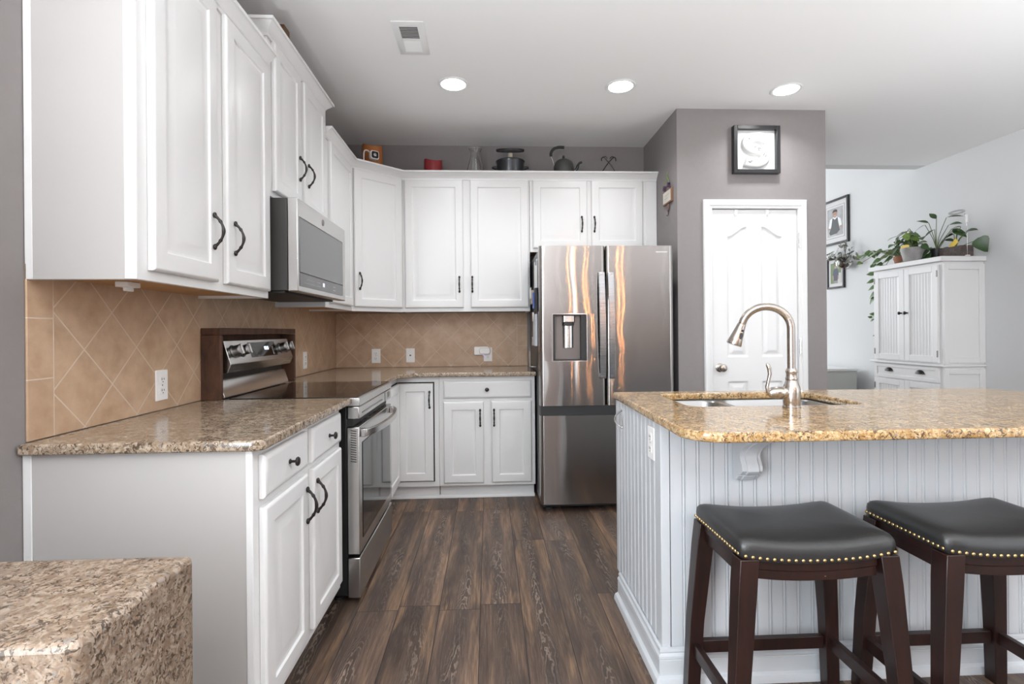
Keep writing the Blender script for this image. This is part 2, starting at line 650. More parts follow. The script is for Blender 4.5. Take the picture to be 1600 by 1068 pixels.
# ------------------------------------------------------------------ room shell
ZC = 2.744
YR, YF, XR = -7.0, 6.0, 5.43      # rear wall, living room far wall, right wall
PX0, PX1, PY = 2.579, 3.646, -.757   # pantry block


def sbox(name, mat, *boxes):
    mb = MB()
    for b in boxes:
        mb.box(*b)
    return struct(mb.build(name, mat))


sbox('floor', M_floor, (-.1, XR + .1, YR - .1, YF + .1, -.06, 0))
sbox('ceiling', M_ceil, (-.1, XR, YR - .1, .42, ZC, ZC + .12))
sbox('ceiling_living', M_ceil, (PX0 - .1, XR + .1, .42, YF + .1, 5.0, 5.1))
sbox('wall_left', M_taupe, (-.1, 0, YR, -5.9, 0, ZC), (-.1, 0, -4.4, .1, 0, ZC), (-.1, 0, -5.9, -4.4, 0, .5), (-.1, 0, -5.9, -4.4, 2.4, ZC))
sbox('wall_back', M_taupe, (0, PX0, 0, .1, 0, ZC))
sbox('wall_pantry_side', M_taupe, (PX0, PX0 + .1, PY, .9, 0, ZC))
sbox('wall_pantry_front', M_taupe, (PX0 + .1, 2.812, PY, PY + .1, 0, ZC), (3.450, PX1, PY, PY + .1, 0, ZC), (2.812, 3.450, PY, PY + .1, 2.06, ZC))
sbox('wall_pantry_right', M_taupe, (PX1 - .1, PX1, PY + .1, .9, 0, ZC))
sbox('wall_pantry_rear', M_taupe, (PX0 + .1, PX1 - .1, .8, .9, 0, ZC))
sbox('wall_header', M_grey, (PX0 - .1, XR, .42, .54, ZC + .12, 5.0), (PX0 - .1, XR, .42, .54, ZC, ZC + .12))
# right wall with one window behind the camera's right shoulder
sbox('wall_right', M_grey, (XR, XR + .1, YR, -6.4, 0, ZC), (XR, XR + .1, -4.5, YF, 0, 5.0),
     (XR, XR + .1, -6.4, -4.5, 0, .45), (XR, XR + .1, -6.4, -4.5, 2.35, ZC))
sbox('wall_rear', M_taupe, (0, .2, YR - .1, YR, 0, ZC), (1.7, 2.8, YR - .1, YR, 0, ZC), (3.0, XR, YR - .1, YR, 0, ZC),
     (.2, 1.7, YR - .1, YR, 0, .5), (.2, 1.7, YR - .1, YR, 2.4, ZC), (2.8, 3.0, YR - .1, YR, 0, .3), (2.8, 3.0, YR - .1, YR, 2.3, ZC))
sbox('wall_far', M_grey, (PX0, 2.9, YF, YF + .1, 0, 5), (5.1, XR, YF, YF + .1, 0, 5), (2.9, 5.1, YF, YF + .1, 0, .9), (2.9, 5.1, YF, YF + .1, 3.9, 5))
sbox('wall_living_left', M_grey, (PX0 - .1, PX0, .1, 1.9, 0, 5.0), (PX0 - .1, PX0, 3.9, YF, 0, 5.0), (PX0 - .1, PX0, 1.9, 3.9, 0, .8), (PX0 - .1, PX0, 1.9, 3.9, 3.0, 5.0))


def window(k, x0, x1, z0, z1, y, axis='y', mull=2):
    mb = MB()
    w = .05

    def bx(a0, a1, c0, c1, d0=-.05, d1=.06):
        if axis == 'y':
            mb.box(a0, a1, y + d0, y + d1, c0, c1)
        else:
            mb.box(y + d0, y + d1, a0, a1, c0, c1)
    bx(x0, x0 + w, z0, z1)
    bx(x1 - w, x1, z0, z1)
    bx(x0 + w, x1 - w, z0, z0 + w)
    bx(x0 + w, x1 - w, z1 - w, z1)
    for i in range(1, mull):
        xm = x0 + (x1 - x0) * i / mull
        bx(xm - .02, xm + .02, z0 + w, z1 - w, -.02, .02)
    struct(mb.build('window_%d' % k, M_white2))


window(1, .2, 1.7, .5, 2.4, YR - .04)  # unseen window added to hold a fill light, clear of fridge reflections
window(2, 2.8, 3.0, .3, 2.3, YR - .04, 'y', 1)
window(3, -6.4, -4.5, .45, 2.35, XR + .04, 'x')
window(5, -5.9, -4.4, .5, 2.4, -.06, 'x')
window(6, 1.9, 3.9, .8, 3.0, PX0 - .06, 'x')  # unseen window added to brighten the hutch front
window(4, 2.9, 5.1, .9, 3.9, YF + .04)

# tile backsplash
mb = MB().box(.0005, .007, -2.828, -.0005, .9145, 1.40)
struct(mb.build('trim_1', M_tileL, bevel=.002))
mb = MB().box(.0075, 1.582, -.007, -.0005, .9145, 1.36)
struct(mb.build('trim_2', M_tileB, bevel=.002))

# ------------------------------------------------------------------ cabinet pieces
HG = None


def handle_mb(L=.105, out=.03):
    mb = MB()
    path, rad = [], []
    n = 16
    for i in range(n + 1):
        t = i / n
        s = math.sin(PI * t)
        path.append((0, -.004 - out * s ** .75, L * (t - .5)))
        e = abs(t - .5) * 2
        rad.append(.0042 + .0022 * math.exp(-((e - .0) / .25) ** 2) + (.0022 if .62 < e < .72 else 0) + .0026 * max(0, (e - .82) / .18))
    mb.tube(path, rad, 8)
    for s in (-1, 1):
        mb.ball((0, -.005, s * (L / 2 + .002)), .0085, 10, 0, (.95, .75, 1.25))
    return mb


def handle(parent, x, y, z, rz=0, label=None):
    """arched bronze pull, (x, y, z) = centre on the door face in the parent's frame"""
    global HG
    if HG is None:
        o = handle_mb().build('handle', M_iron, parent)
        HG = o.data
    else:
        o = bpy.data.objects.new('handle', HG)
        COL.objects.link(o)
        o.parent = parent
    o.location = (x, y, z)
    o.rotation_euler = (0, 0, rz)
    return o


def knob(parent, x, y, z):
    mb = MB().lathe([(.007, 0), (.0085, .002), (.0045, .006), (.0042, .016), (.006, .019), (.0135, .022), (.0148, .026), (.012, .030), (.004, .032), (0, .0322)], 16)
    mb.transform(Matrix.Rotation(PI / 2, 4, 'X'))
    o = mb.build('knob', M_iron, parent)
    o.location = (x, y, z)
    return o


def rect_ring(x0, x1, z0, z1, ins, y):
    return [(x0 + ins, y, z0 + ins), (x1 - ins, y, z0 + ins), (x1 - ins, y, z1 - ins), (x0 + ins, y, z1 - ins)]


def door_mb(x0, x1, z0, z1, yb, t=.02, stile=.056, mb=None):
    """raised panel door; back plane at y = yb, front towards -y"""
    mb = mb or MB()
    yf = yb - t
    prof = [(0, 0, yb), (0, .007, yf), (.003, .003, yf), (.008, .0005, yf), (.011, 0, yf),
            (stile, 0, yf), (stile + .003, .0025, yf), (stile + .005, .006, yf), (stile + .010, .0075, yf), (stile + .014, .0075, yf),
            (stile + .046, .0005, yf), (stile + .050, 0, yf)]
    rings = [rect_ring(x0, x1, z0, z1, i, y + d) for i, d, y in prof]
    return mb.rings(rings)


def drawer_mb(x0, x1, z0, z1, yb, t=.02, mb=None):
    mb = mb or MB()
    yf = yb - t
    prof = [(0, 0, yb), (0, .009, yf), (.003, .005, yf), (.010, .0015, yf), (.014, 0, yf), (.018, 0, yf)]
    return mb.rings([rect_ring(x0, x1, z0, z1, i, y + d) for i, d, y in prof])


def wall_body(w, d, z0, z1, pane=True):
    """open-bottomed carcass: sides, front frame, top; returned as MB"""
    mb = MB()
    mb.box(0, .016, -d + .019, 0, z0, z1)
    mb.box(w - .016, w, -d + .019, 0, z0, z1)
    mb.box(0, w, -d, -d + .019, z0, z1)
    mb.box(.016, w - .016, -d + .019, 0, z1 - .016, z1)
    return mb


CROWN = [(0, -.062), (.007, -.062), (.009, -.050), (.013, -.046), (.015, -.040), (.026, -.030), (.038, -.016), (.044, -.012), (.048, -.012), (.050, -.006), (.050, 0), (0, 0)]


def crown_mb(path, ztop):
    return MB().sweep(path, [(o, ztop + z) for o, z in CROWN])


ZU = 1.3555


def upper(label, loc, rz, w, d, z0, z1, doors, hz, name='wall_cabinet', group='white wall cabinets', mirror=None):
    t = thing(name, label, 'cabinet', loc, rz, group)
    wall_body(w, d, z0, z1).build('body', M_white, t, bevel=.0015)
    MB().box(.0165, w - .0165, -d + .0195, -.002, z0 + .012, z0 + .022).build('bottom_panel', M_ply, t, label='raw wood underside')
    for (x0, x1, zb, zt, hx) in doors:
        dd = door_mb(x0, x1, zb, zt, -d - .0012).build('door', M_white, t)
        if hx is not None:
            handle(dd, hx, -d - .0212, hz)
    return t


# left wall, near unit
c1 = upper('tall white wall cabinet nearest the camera, above the left granite counter', (.002, -2.825, 0), 90, .838, .295, ZU, 2.37,
           [(.041, .394, 1.385, 2.362, .352), (.454, .821, 1.385, 2.362, .455 + .043)], 1.556)
MB().box(-.003, -.0002, -.295, -.262, ZU + .001, 2.36).build('side_trim', M_white, c1, bevel=.001)
MB().box(-.003, -.0002, -.02, 0, ZU + .001, 2.36).build('side_trim', M_white, c1, bevel=.001)
MB().box(-.0018, -.0001, -.294, -.001, ZU + .001, 2.36).build('end_shade_sheet', M_white_shaded, c1)  # thin sheet in the shaded white, dims this cabinet side
crown_mb([(.0, -2.825), (.297, -2.825), (.297, -1.990)], 2.422).build('crown_moulding', M_white2, c1, world=True)
# over the microwave
c2 = upper('raised white wall cabinet directly above the microwave', (.002, -1.985, 0), 90, .783, .295, 1.812, 2.51,
           [(.045, .366, 1.838, 2.503, .328), (.412, .758, 1.838, 2.503, .412 + .04)], 2.026)
crown_mb([(0, -1.985), (.297, -1.985), (.297, -1.202), (0, -1.202)], 2.566).build('crown_moulding', M_white2, c2, world=True)
MB().box(-.003, -.0002, -.295, -.268, 2.375, 2.50).build('side_trim', M_white, c2, bevel=.001)
# narrow one past the microwave
c3 = upper('narrow white wall cabinet between the microwave and the diagonal corner cabinet', (.002, -1.200, 0), 90, .588, .295, ZU, 2.37,
           [(.07, .566, 1.385, 2.362, None)], 1.55)
# diagonal corner cabinet
c4 = thing('corner_cabinet', 'white diagonal corner wall cabinet with one door', 'cabinet', (.297, -.610, 0), math.degrees(math.atan2(.285, .313)), 'white wall cabinets')
FL = math.hypot(.285, .313)
pent = [(.002, -.002), (.002, -.6115), (.297, -.6115), (.6095, -.3265), (.6095, -.002)]
MB().prism(pent, ZU + .02, 2.37).build('body', M_white, c4, world=True, bevel=.0015)
MB().box(0, FL, 0, .018, ZU, ZU + .021).build('face_rail', M_white, c4)
MB().prism([(.02, -.02), (.02, -.59), (.29, -.585), (.585, -.32), (.585, -.02)], ZU + .010, ZU + .0195).build('bottom_panel', M_ply, c4, world=True, label='raw wood underside')
dd = door_mb(.014, FL - .014, 1.385, 2.362, -.0012).build('door', M_white, c4)
handle(dd, .052, -.0212, 1.568)
# back wall
c5 = upper('wide white wall cabinet on the back wall left of the refrigerator', (.610, -.002, 0), 0, .971, .323, ZU, 2.37,
           [(.018, .461, 1.385, 2.362, .43), (.515, .961, 1.385, 2.362, .528)], 1.563)
c6 = upper('short white wall cabinet above the stainless refrigerator', (1.584, -.002, 0), 0, .992, .323, 1.812, 2.37,
           [(.023, .444, 1.838, 2.362, .40), (.477, .88, 1.838, 2.362, .498)], 2.022)
MB().box(.905, .9915, -.329, -.3235, 1.813, 2.36).build('filler_strip', M_white, c6, bevel=.001)
# running crown moulding over the corner run
struct(crown_mb([(.297, -1.200), (.297, -.610), (.610, -.325), (2.577, -.325)], 2.424).build('trim_3', M_white2))

# ------------------------------------------------------------------ base cabinets
b1 = thing('base_cabinet', 'white base cabinet with two drawers over two doors, left of the range', 'cabinet', (.002, -2.835, 0), 90, 'white base cabinets')
MB().box(0, .815, -.604, 0, .102, .882).build('body', M_white, b1, bevel=.0015)
MB().box(.0, .815, -.53, -.01, 0, .1015).build('toe_kick', M_white, b1)
MB().box(-.004, -.0003, -.604, -.586, .0, .882).build('side_trim', M_white2, b1, bevel=.001)
MB().box(-.004, -.0003, -.022, 0, .0, .882).build('side_trim', M_white2, b1, bevel=.001)
MB().box(-.0018, -.0001, -.603, -.001, .001, .881).build('end_shade_sheet', M_white_shaded, b1)  # sheet with painted-in shade over the base cabinet's near side
for x0, x1, hx in ((.033, .378, .352), (.432, .785, .458)):
    q = drawer_mb(x0, x1, .738, .862, -.6052).build('drawer', M_white, b1)
    knob(q, (x0 + x1) / 2, -.6252, .800)
    q = door_mb(x0, x1, .140, .714, -.6052).build('door', M_white, b1)
    handle(q, hx, -.6252, .612)

b2 = thing('corner_base_cabinet', 'white inside corner base cabinet with folding door, between range and drawers', 'cabinet', (0, 0, 0), 0, 'white base cabinets')
MB().prism([(.002, -.002), (.002, -1.198), (.606, -1.198), (.606, -.588), (.9, -.588), (.9, -.002)], .102, .882).build('body', M_white, b2)
MB().prism([(.01, -.01), (.01, -1.19), (.53, -1.19), (.53, -.528), (.895, -.528), (.895, -.01)], 0, .1015).build('toe_kick', M_white, b2)
MB().box(.612, .8685, -.5905, -.5885, .136, .846).box(.6065, .6085, -1.16, -.5885, .136, .846).build('door_reveal', M_dark, b2, label='dark gap around the folding door')
q = door_mb(.6095, .860, .143, .838, -.5906).build('door', M_white, b2)
handle(q, .836, -.6106, .722)
mb = door_mb(0, .4885, .143, .838, 0)
mb.transform(Matrix.Translation((.6092, -1.10, 0)) @ Matrix.Rotation(PI / 2, 4, 'Z'))
mb.build('door', M_white, b2)

b3 = thing('base_cabinet', 'white base cabinet with one wide drawer over two doors, left of the refrigerator', 'cabinet', (.9015, -.002, 0), 0, 'white base cabinets')
MB().box(0, .686, -.586, 0, .102, .882).build('body', M_white, b3, bevel=.0015)
MB().box(0, .68, -.526, -.01, 0, .1015).build('toe_kick', M_white, b3)
q = drawer_mb(.032, .660, .728, .854, -.5872).build('drawer', M_white, b3)
knob(q, .342, -.6072, .791)
for x0, x1, hx in ((.032, .317, .292), (.372, .660, .391)):
    q = door_mb(x0, x1, .124, .703, -.5872).build('door', M_white, b3)
    handle(q, hx, -.6072, .588)
mb = MB().sweep([(.535, -1.19), (.535, -.529), (1.585, -.529)], [(0, .022), (.006, .022), (.012, .016), (.014, .006), (.014, 0), (0, 0)])
struct(mb.build('baseboard_kitchen', M_white2))

# ------------------------------------------------------------------ counters
o = slab('countertop', rpoly([(.008, -2.860), (.643, -2.860, .03), (.643, -1.967), (.008, -1.967)]), .884, .914, M_granite, .007)
tag(o, 'tan granite countertop left of the range, over the drawers', 'countertop', 'granite countertops')
o = slab('countertop', rpoly([(.008, -1.204), (.643, -1.204), (.643, -.745, .02), (.730, -.640, .02), (1.592, -.640), (1.592, -.008), (.008, -.008)]), .884, .914, M_granite, .007)
tag(o, 'tan granite countertop in the corner, running to the refrigerator', 'countertop', 'granite countertops')

# granite block at the very front left
mb = MB().prism(rpoly([(.004, -3.215), (.004, -3.515), (.66, -3.515, .025), (.66, -3.215, .012)], 5), 0, .76)
tag(mb.build('granite_block', M_granite3, bevel=.012, seg=3), 'low granite-clad block beside the left wall, nearest the camera', 'stone block')


# ------------------------------------------------------------------ outlets
def outlet(label, loc, rz, kind='duplex', group='white wall plates'):
    t = thing('wall_outlet' if kind != 'jack' else 'phone_jack', label, 'outlet', loc, rz, group)
    MB().box(-.0355, .0355, -.006, 0, -.058, .058).build('cover_plate', M_ivory, t, bevel=.0025)
    if kind == 'jack':
        MB().box(-.006, .006, -.0072, -.0061, -.006, .006).build('socket', M_slot, t)
    else:
        for s in (-1, 1):
            mb = MB().prism(rpoly([(-.016, s * .021 - .014, .006), (.016, s * .021 - .014, .006), (.016, s * .021 + .014, .006), (-.016, s * .021 + .014, .006)], 4), -.0085, -.0061, axis='y')
            q = mb.build('socket', M_ivory, t, bevel=.0008)
            MB().box(-.0075, -.005, -.0093, -.0086, s * .021 - .002, s * .021 + .007).box(.005, .0075, -.0093, -.0086, s * .021 - .001, s * .021 + .006).box(-.002, .002, -.0093, -.0086, s * .021 - .010, s * .021 - .006).build('slot', M_slot, q)
    mb = MB().lathe([(.003, 0), (.003, .001), (0, .0014)], 10)
    mb.transform(Matrix.Translation((0, -.0061, 0 if kind != 'jack' else .045)) @ Matrix.Rotation(PI / 2, 4, 'X'))
    mb.build('screw', M_chrome, t)
    return t


outlet('white duplex outlet on the left tile wall, nearest the camera', (.0075, -2.262, 1.010), 90)
outlet('white outlet on the left tile wall just past the range', (.0075, -.726, 1.017), 90)
outlet('leftmost white outlet on the back tile wall', (.334, -.0075, 1.009), 0)
outlet('white phone jack plate on the back tile wall', (.614, -.0075, 1.011), 0, 'jack')
outlet('white outlet on the back tile wall behind the plugged-in device', (1.252, -.0075, 1.012), 0)
t = thing('plug_in_device', 'white rounded plug-in device covering part of an outlet on the back tile wall', 'plug-in device', (1.21, -.0175, 1.043))
MB().prism(rpoly([(-.072, -.034, .012), (.05, -.034, .012), (.05, .036, .012), (-.072, .036, .012)], 4), -.022, 0, axis='y').build('housing', M_ivory, t, bevel=.004)
MB().prism(rpoly([(-.03, -.026, .022), (.062, -.026, .022), (.062, .026, .022), (-.03, .026, .022)], 6), -.044, -.0225, axis='y').build('cover', M_ivory, t, bevel=.005)
MB().box(.0, .014, -.012, -.006, -.0375, -.0345).build('night_light', emit('violet_night_light', (.45, .4, 1), 3), t)
# clip under the near wall cabinet
t = tag(MB().box(.120, .158, -2.66, -2.60, 1.350, 1.3665).box(.126, .134, -2.635, -2.595, 1.339, 1.3502).build('cabinet_clip', M_ivory, bevel=.002), 'small clear plastic clip fixed under the nearest wall cabinet', 'clip')

# ------------------------------------------------------------------ range
rg = thing('range', 'stainless electric range with black glass cooktop on the left wall', 'stove', (.010, -1.962, 0), 90)
RW = .754
MB().box(.004, RW - .004, -.612, -.03, .03, .874).build('body', M_black, rg, bevel=.003)
for x in (.05, RW - .05):
    for y in (-.56, -.09):
        MB().lathe([(.022, 0), (.022, .012), (.012, .014), (.012, .031)], 12, M=Matrix.Translation((x, y, 0))).build('foot', M_blackmat, rg)
MB().box(0, RW, -.670, -.085, .876, .9125).build('cooktop_frame', M_steel, rg, bevel=.002)
MB().box(.006, RW - .006, -.655, -.10, .9128, .9165).build('cooktop_glass', M_glassblk, rg, bevel=.001)
mb = MB()
for x, y, r in ((.2, -.5, .11), (.55, -.5, .09), (.2, -.25, .075), (.55, -.25, .1)):
    for rr in (r, r * .62):
        ring = [[(x + (rr + d) * math.cos(2 * PI * i / 40), y + (rr + d) * math.sin(2 * PI * i / 40), .9167) for i in range(40)] for d in (0, .002)]
        mb.rings(ring, cap0=False, cap1=False)
mb.build('burner_marking', plain('burner_print', (.06, .055, .05), .2), rg)
MB().box(.0, RW, -.668, -.616, .818, .873).build('front_panel', M_steel, rg, bevel=.004)
MB().box(.06, .50, -.6705, -.6685, .836, .842).box(.575, .581, -.6705, -.6685, .822, .868).build('panel_groove', M_steel2, rg)
MB().box(.655, .70, -.6702, -.6684, .830, .862).build('latch_plate', M_steel2, rg)
MB().box(.006, RW - .006, -.64, -.6125, .785, .817).build('vent_gap', M_blackmat, rg)
q = MB().box(.0, RW, -.668, -.6135, .215, .782).build('oven_door', M_steel, rg, bevel=.004)
MB().prism([(.055, .27), (RW - .055, .27), (RW - .055, .705), (.055, .705)], -.6705, -.6683, axis='y').build('window', M_ovenglass, q, bevel=.001)
mb = MB()
for i in range(14):
    z = .625 + i * .0105
    mb.add([(-.0007, -.655, z), (-.0007, -.630, z + .004), (-.0007, -.630, z + .0085), (-.0007, -.655, z + .0045)], [(0, 1, 2, 3)])
mb.build('vent_slots', M_slot, q, recalc=False)
path = []
for i in range(19):
    tt = i / 18
    path.append((.03 + (RW - .06) * tt, -.684 - .05 * math.sin(PI * tt) ** .6, .752))
mb = MB()
rings = []
for i, p in enumerate(path):
    rings.append([(p[0], p[1] - .011, p[2] - .016), (p[0], p[1] + .006, p[2] - .016), (p[0], p[1] + .006, p[2] + .016), (p[0], p[1] - .011, p[2] + .016)])
mb.rings(rings)
mb.box(.022, .052, -.690, -.6685, .734, .770).box(RW - .052, RW - .022, -.690, -.6685, .734, .770)
mb.build('handle', M_steel, q, bevel=.003)
mb = MB()
for i in range(5):
    mb.box(.16 + i * .1, .20 + i * .1, -.660, -.6165, .7825, .7832)
mb.build('top_slots', M_slot, q)
MB().box(.0, RW, -.668, -.6135, .022, .200).build('drawer', M_steel, rg, bevel=.004)
# back guard
prof = [(-.012, .917), (-.078, .917), (-.078, .925), (-.056, .994), (-.05, 1.0), (-.012, 1.0)]
MB().prism(prof, .012, RW - .012, axis='x').build('back_guard', M_steel, rg, bevel=.002)
MB().box(.03, RW - .03, -.045, -.012, 1.001, 1.16).build('guard_recess', M_blackmat, rg)
prof = [(-.02, 1.172), (-.072, 1.172), (-.106, 1.066), (-.090, 1.028), (-.046, 1.024), (-.046, 1.16)]
q = MB().prism(prof, .016, RW - .016, axis='x').build('control_panel', M_steel, rg, bevel=.002)


def panel_pt(x, s, off=0):
    a, b = Vector((x, -.072, 1.172)), Vector((x, -.106, 1.066))
    n = Vector((0, -.106, .034)).normalized()
    return a.lerp(b, s) + n * off


pr = Matrix.Rotation(math.atan2(.034, .106), 4, 'X')
for k, x in enumerate((.075, .155, .605, .685)):
    mb = MB().lathe([(.030, 0), (.030, .003), (.024, .005), (.024, .030), (.021, .034), (0, .035)], 24, 0)
    mb.box(-.006, .006, -.024, .024, .034, .044, 1)
    n = Vector((0, -.106, .034)).normalized()
    Mk = Matrix.Translation(panel_pt(x, .47, .0008)) @ n.to_track_quat('Z', 'Y').to_matrix().to_4x4()
    mb.transform(Mk)
    mb.build('knob', [M_steel2, M_steel], q, bevel=.0015)
a, b, c, d = panel_pt(.235, .12, .0006), panel_pt(.54, .12, .0006), panel_pt(.54, .80, .0006), panel_pt(.235, .80, .0006)
mb = MB().add([a, b, c, d], [(0, 1, 2, 3)])
q2 = mb.build('display', M_glassblk, q, recalc=False)
mb = MB()
for dx in (.0, .016, .036):
    p0 = panel_pt(.40 + dx, .34, .0010)
    p1 = panel_pt(.412 + dx, .34, .0010)
    p2 = panel_pt(.412 + dx, .50, .0010)
    p3 = panel_pt(.40 + dx, .50, .0010)
    mb.add([p0, p1, p2, p3], [(0, 1, 2, 3)])
mb.build('clock', emit('clock_segments', (.6, .72, 1), 3), q2, recalc=False)

# stained wood box around the range back guard
t = thing('wooden_surround', 'dark stained rustic wood box frame around the range back guard', 'wood frame', (.008, -1.99, .9145), 90)
MB().box(0, .024, -.084, 0, 0, .283).build('side_board', M_walnut, t, bevel=.003)
MB().box(.850, .874, -.084, 0, 0, .283).build('side_board', M_walnut, t, bevel=.003)
MB().box(0, .874, -.084, 0, .284, .314).build('top_board', M_walnut, t, bevel=.003)
MB().box(.0245, .8495, -.006, 0, .1, .2835).build('back_board', M_walnut, t)

# ------------------------------------------------------------------ microwave
mw = thing('microwave', 'stainless over-the-range microwave with grey glass door under a wall cabinet', 'microwave', (.008, -1.957, 0), 90)
MWW = .754
MB().box(.004, MWW - .004, -.360, 0, 1.394, 1.806).build('body', plain('dark_grey_enamel', (.05, .048, .046), .35), mw, bevel=.003)
MB().box(.02, MWW - .02, -.34, -.03, 1.384, 1.3935).build('bottom_grille', M_blackmat, mw)
q = MB().box(0, MWW, -.407, -.3615, 1.390, 1.806).build('door', M_steel, mw, bevel=.004)
MB().prism(rpoly([(.020, 1.478, .004), (.694, 1.478, .004), (.694, 1.720, .004), (.020, 1.720, .004)], 3), -.4095, -.4072, axis='y').build('window', M_mwglass, q)
MB().box(.018, .696, -.4082, -.40715, 1.7205, 1.7255).box(.018, .696, -.4082, -.40715, 1.4735, 1.4775).box(.6945, .700, -.4082, -.40715, 1.42, 1.72).build('gasket_line', M_slot, q)
p = MB().prism(rpoly([(.020, 1.415, .004), (.694, 1.415, .004), (.694, 1.473, .004), (.020, 1.473, .004)], 3), -.4095, -.4072, axis='y').build('control_strip', M_mwpanel, q)
mb = MB()
random.seed(4)
for i in range(16):
    for j in range(2):
        if i in (0, 8, 12, 13) or (i < 3 and j):
            continue
        x = .05 + i * .021 + (.17 if i > 12 else 0)
        mb.box(x, x + .008 + .005 * random.random(), -.4098, -.4096, 1.432 + j * .018, 1.4345 + j * .018)
mb.build('key_print', plain('key_print', (.42, .42, .43), .5), p)
MB().box(.335, .362, -.4099, -.4096, 1.437, 1.456).build('clock', emit('microwave_clock', (.85, .9, 1), 1.2), p)
mb = MB().lathe([(.016, 0), (.016, .0015), (.0135, .002), (.0135, .0012), (.0, .0012)], 24)
mb.transform(Matrix.Translation((.352, -.4072, 1.766)) @ Matrix.Rotation(PI / 2, 4, 'X'))
mb.build('round_badge', M_steel2, q)

# ------------------------------------------------------------------ refrigerator
fr = thing('refrigerator', 'stainless French-door refrigerator with ice dispenser, at the end of the aisle', 'refrigerator', (1.596, -.03, 0), 0)
FW = .906
M_case = plain('dark_fridge_case', (.06, .06, .062), .4)
MB().box(.006, FW - .006, -.785, 0, .03, 1.755).build('case', M_case, fr, bevel=.004)
for x in (.06, FW - .06):
    mb = MB().lathe([(.026, 0), (.026, .014), (.014, .016), (.014, .031)], 14, M=Matrix.Translation((x, -.775, 0)))
    mb.build('foot', M_blackmat, fr)
MB().box(.02, FW - .02, -.82, -.7855, .028, .0515).build('kick_plate', M_blackmat, fr)
MB().box(.004, FW - .004, -.846, -.7855, .6405, .7045).build('handle_recess', M_blackmat, fr, label='black recess above the freezer drawer')
for x in (.05, FW - .05):
    MB().box(x - .03, x + .03, -.83, -.70, 1.7555, 1.772).build('hinge_cover', M_case, fr, bevel=.003)
YB, YFR = -.786, -.858


def dslab(x0, x1, z0, z1, rl, rr, mb=None, mi=0):
    mb = mb or MB()
    out = [(x0, YB, 0), (x1, YB, 0), (x1, YFR, rr), (x0, YFR, rl)]
    return mb.prism(rpoly(out, 8), z0, z1, mi)


LX1, RX0 = .4395, .4475
Z0, Z1 = .705, 1.768
hx0, hx1, hz0, hz1 = .088, .314, 1.004, 1.312
mb = MB()
dslab(0, LX1, Z0, hz0, .028, .022, mb)
dslab(0, LX1, hz1, Z1, .028, .022, mb)
dslab(0, hx0, hz0, hz1, .028, 0, mb)
dslab(hx1, LX1, hz0, hz1, 0, .022, mb)
ld = mb.build('left_door', M_fridge, fr)
rd = dslab(RX0, FW, Z0, Z1, .022, .028).build('right_door', M_fridge, fr)
fd = dslab(0, FW, .052, .640, .028, .028).build('freezer_drawer', M_fridge, fr)
# dispenser
dp = MB().box(hx0 + .002, hx1 - .002, -.805, YB - .001, hz0, hz1).build('dispenser', plain('dispenser_back', (.20, .175, .165), .4, .3), ld)
mb = MB().box(hx0 + .0005, hx0 + .016, -.852, -.8055, hz0, hz1).box(hx1 - .036, hx1 - .0005, -.852, -.8055, hz0, hz1).box(hx0 + .016, hx1 - .036, -.852, -.8055, hz0, hz0 + .008).box(hx0 + .016, hx1 - .036, -.852, -.8055, hz1 - .006, hz1)
mb.build('dispenser_lining', M_blackmat, dp)
w = .004
mb = MB().box(hx0 - w, hx0, -.8605, -.852, hz0 - w, hz1 + w).box(hx1, hx1 + w, -.8605, -.852, hz0 - w, hz1 + w).box(hx0, hx1, -.8605, -.852, hz0 - w, hz0).box(hx0, hx1, -.8605, -.852, hz1, hz1 + w)
mb.build('dispenser_rim', M_chrome, dp)
xc = (hx0 + hx1) / 2 - .004
mb = MB().prism(rpoly([(xc - .045, -.806, 0), (xc + .045, -.806, 0), (xc + .04, -.845, .015), (xc - .04, -.845, .015)], 5), hz1 - .052, hz1 - .007)
mb.build('spout', M_steel, dp, bevel=.003)
MB().prism(rpoly([(xc - .04, -.806, 0), (xc + .04, -.806, 0), (xc + .034, -.838, .015), (xc - .034, -.838, .015)], 5), hz1 - .075, hz1 - .0525).build('nozzle', M_blackmat, dp)
MB().prism([(xc + .036 * math.cos(PI + PI * i / 10), -.806 + .018 * math.sin(PI + PI * i / 10)) for i in range(11)], hz0 + .085, hz1 - .076).build('paddle', M_steel, dp)


def fr_handle(x, parent):
    rings = []
    n = 16
    for i in range(n + 1):
        tt = i / n
        z = .885 + .705 * tt
        bow = .022 * math.sin(PI * tt)
        wd = .019 + .002 * tt
        y = YFR - .022 - bow
        sx = .006 * (1 - tt)
        rings.append([(x - wd + sx, y, z), (x + wd + sx, y, z), (x + wd + sx, y + .014, z), (x - wd + sx, y + .014, z)])
    mb = MB().rings(rings)
    for z in (.905, 1.57):
        mb.box(x - .012, x + .012, YFR - .024, YFR - .0005, z - .012, z + .012)
    mb.build('handle', M_handle, parent, bevel=.003)


fr_handle(.413, ld)
fr_handle(.474, rd)
MB().box(.785, .862, YFR - .0008, YFR - .0002, 1.722, 1.729).build('badge', plain('badge_silver', (.6, .6, .6), .3, 1), rd)

# board lying on top of the refrigerator
tag(MB().box(1.84, 2.02, -.66, -.38, 1.7875, 1.800).build('wood_board', M_board, bevel=.003), 'thin wooden board lying on top of the refrigerator', 'board')

# items clinging to the refrigerator's left side
XS = 1.6015


def fridge_item(name, label, cat, parts):
    t = thing(name, label, cat, (XS, 0, 0), 0, 'things hung on the refrigerator side')
    for nm, mt, boxes in parts:
        mb = MB()
        for b in boxes:
            mb.box(*b)
        mb.build(nm, mt, t, bevel=.0015)
    return t


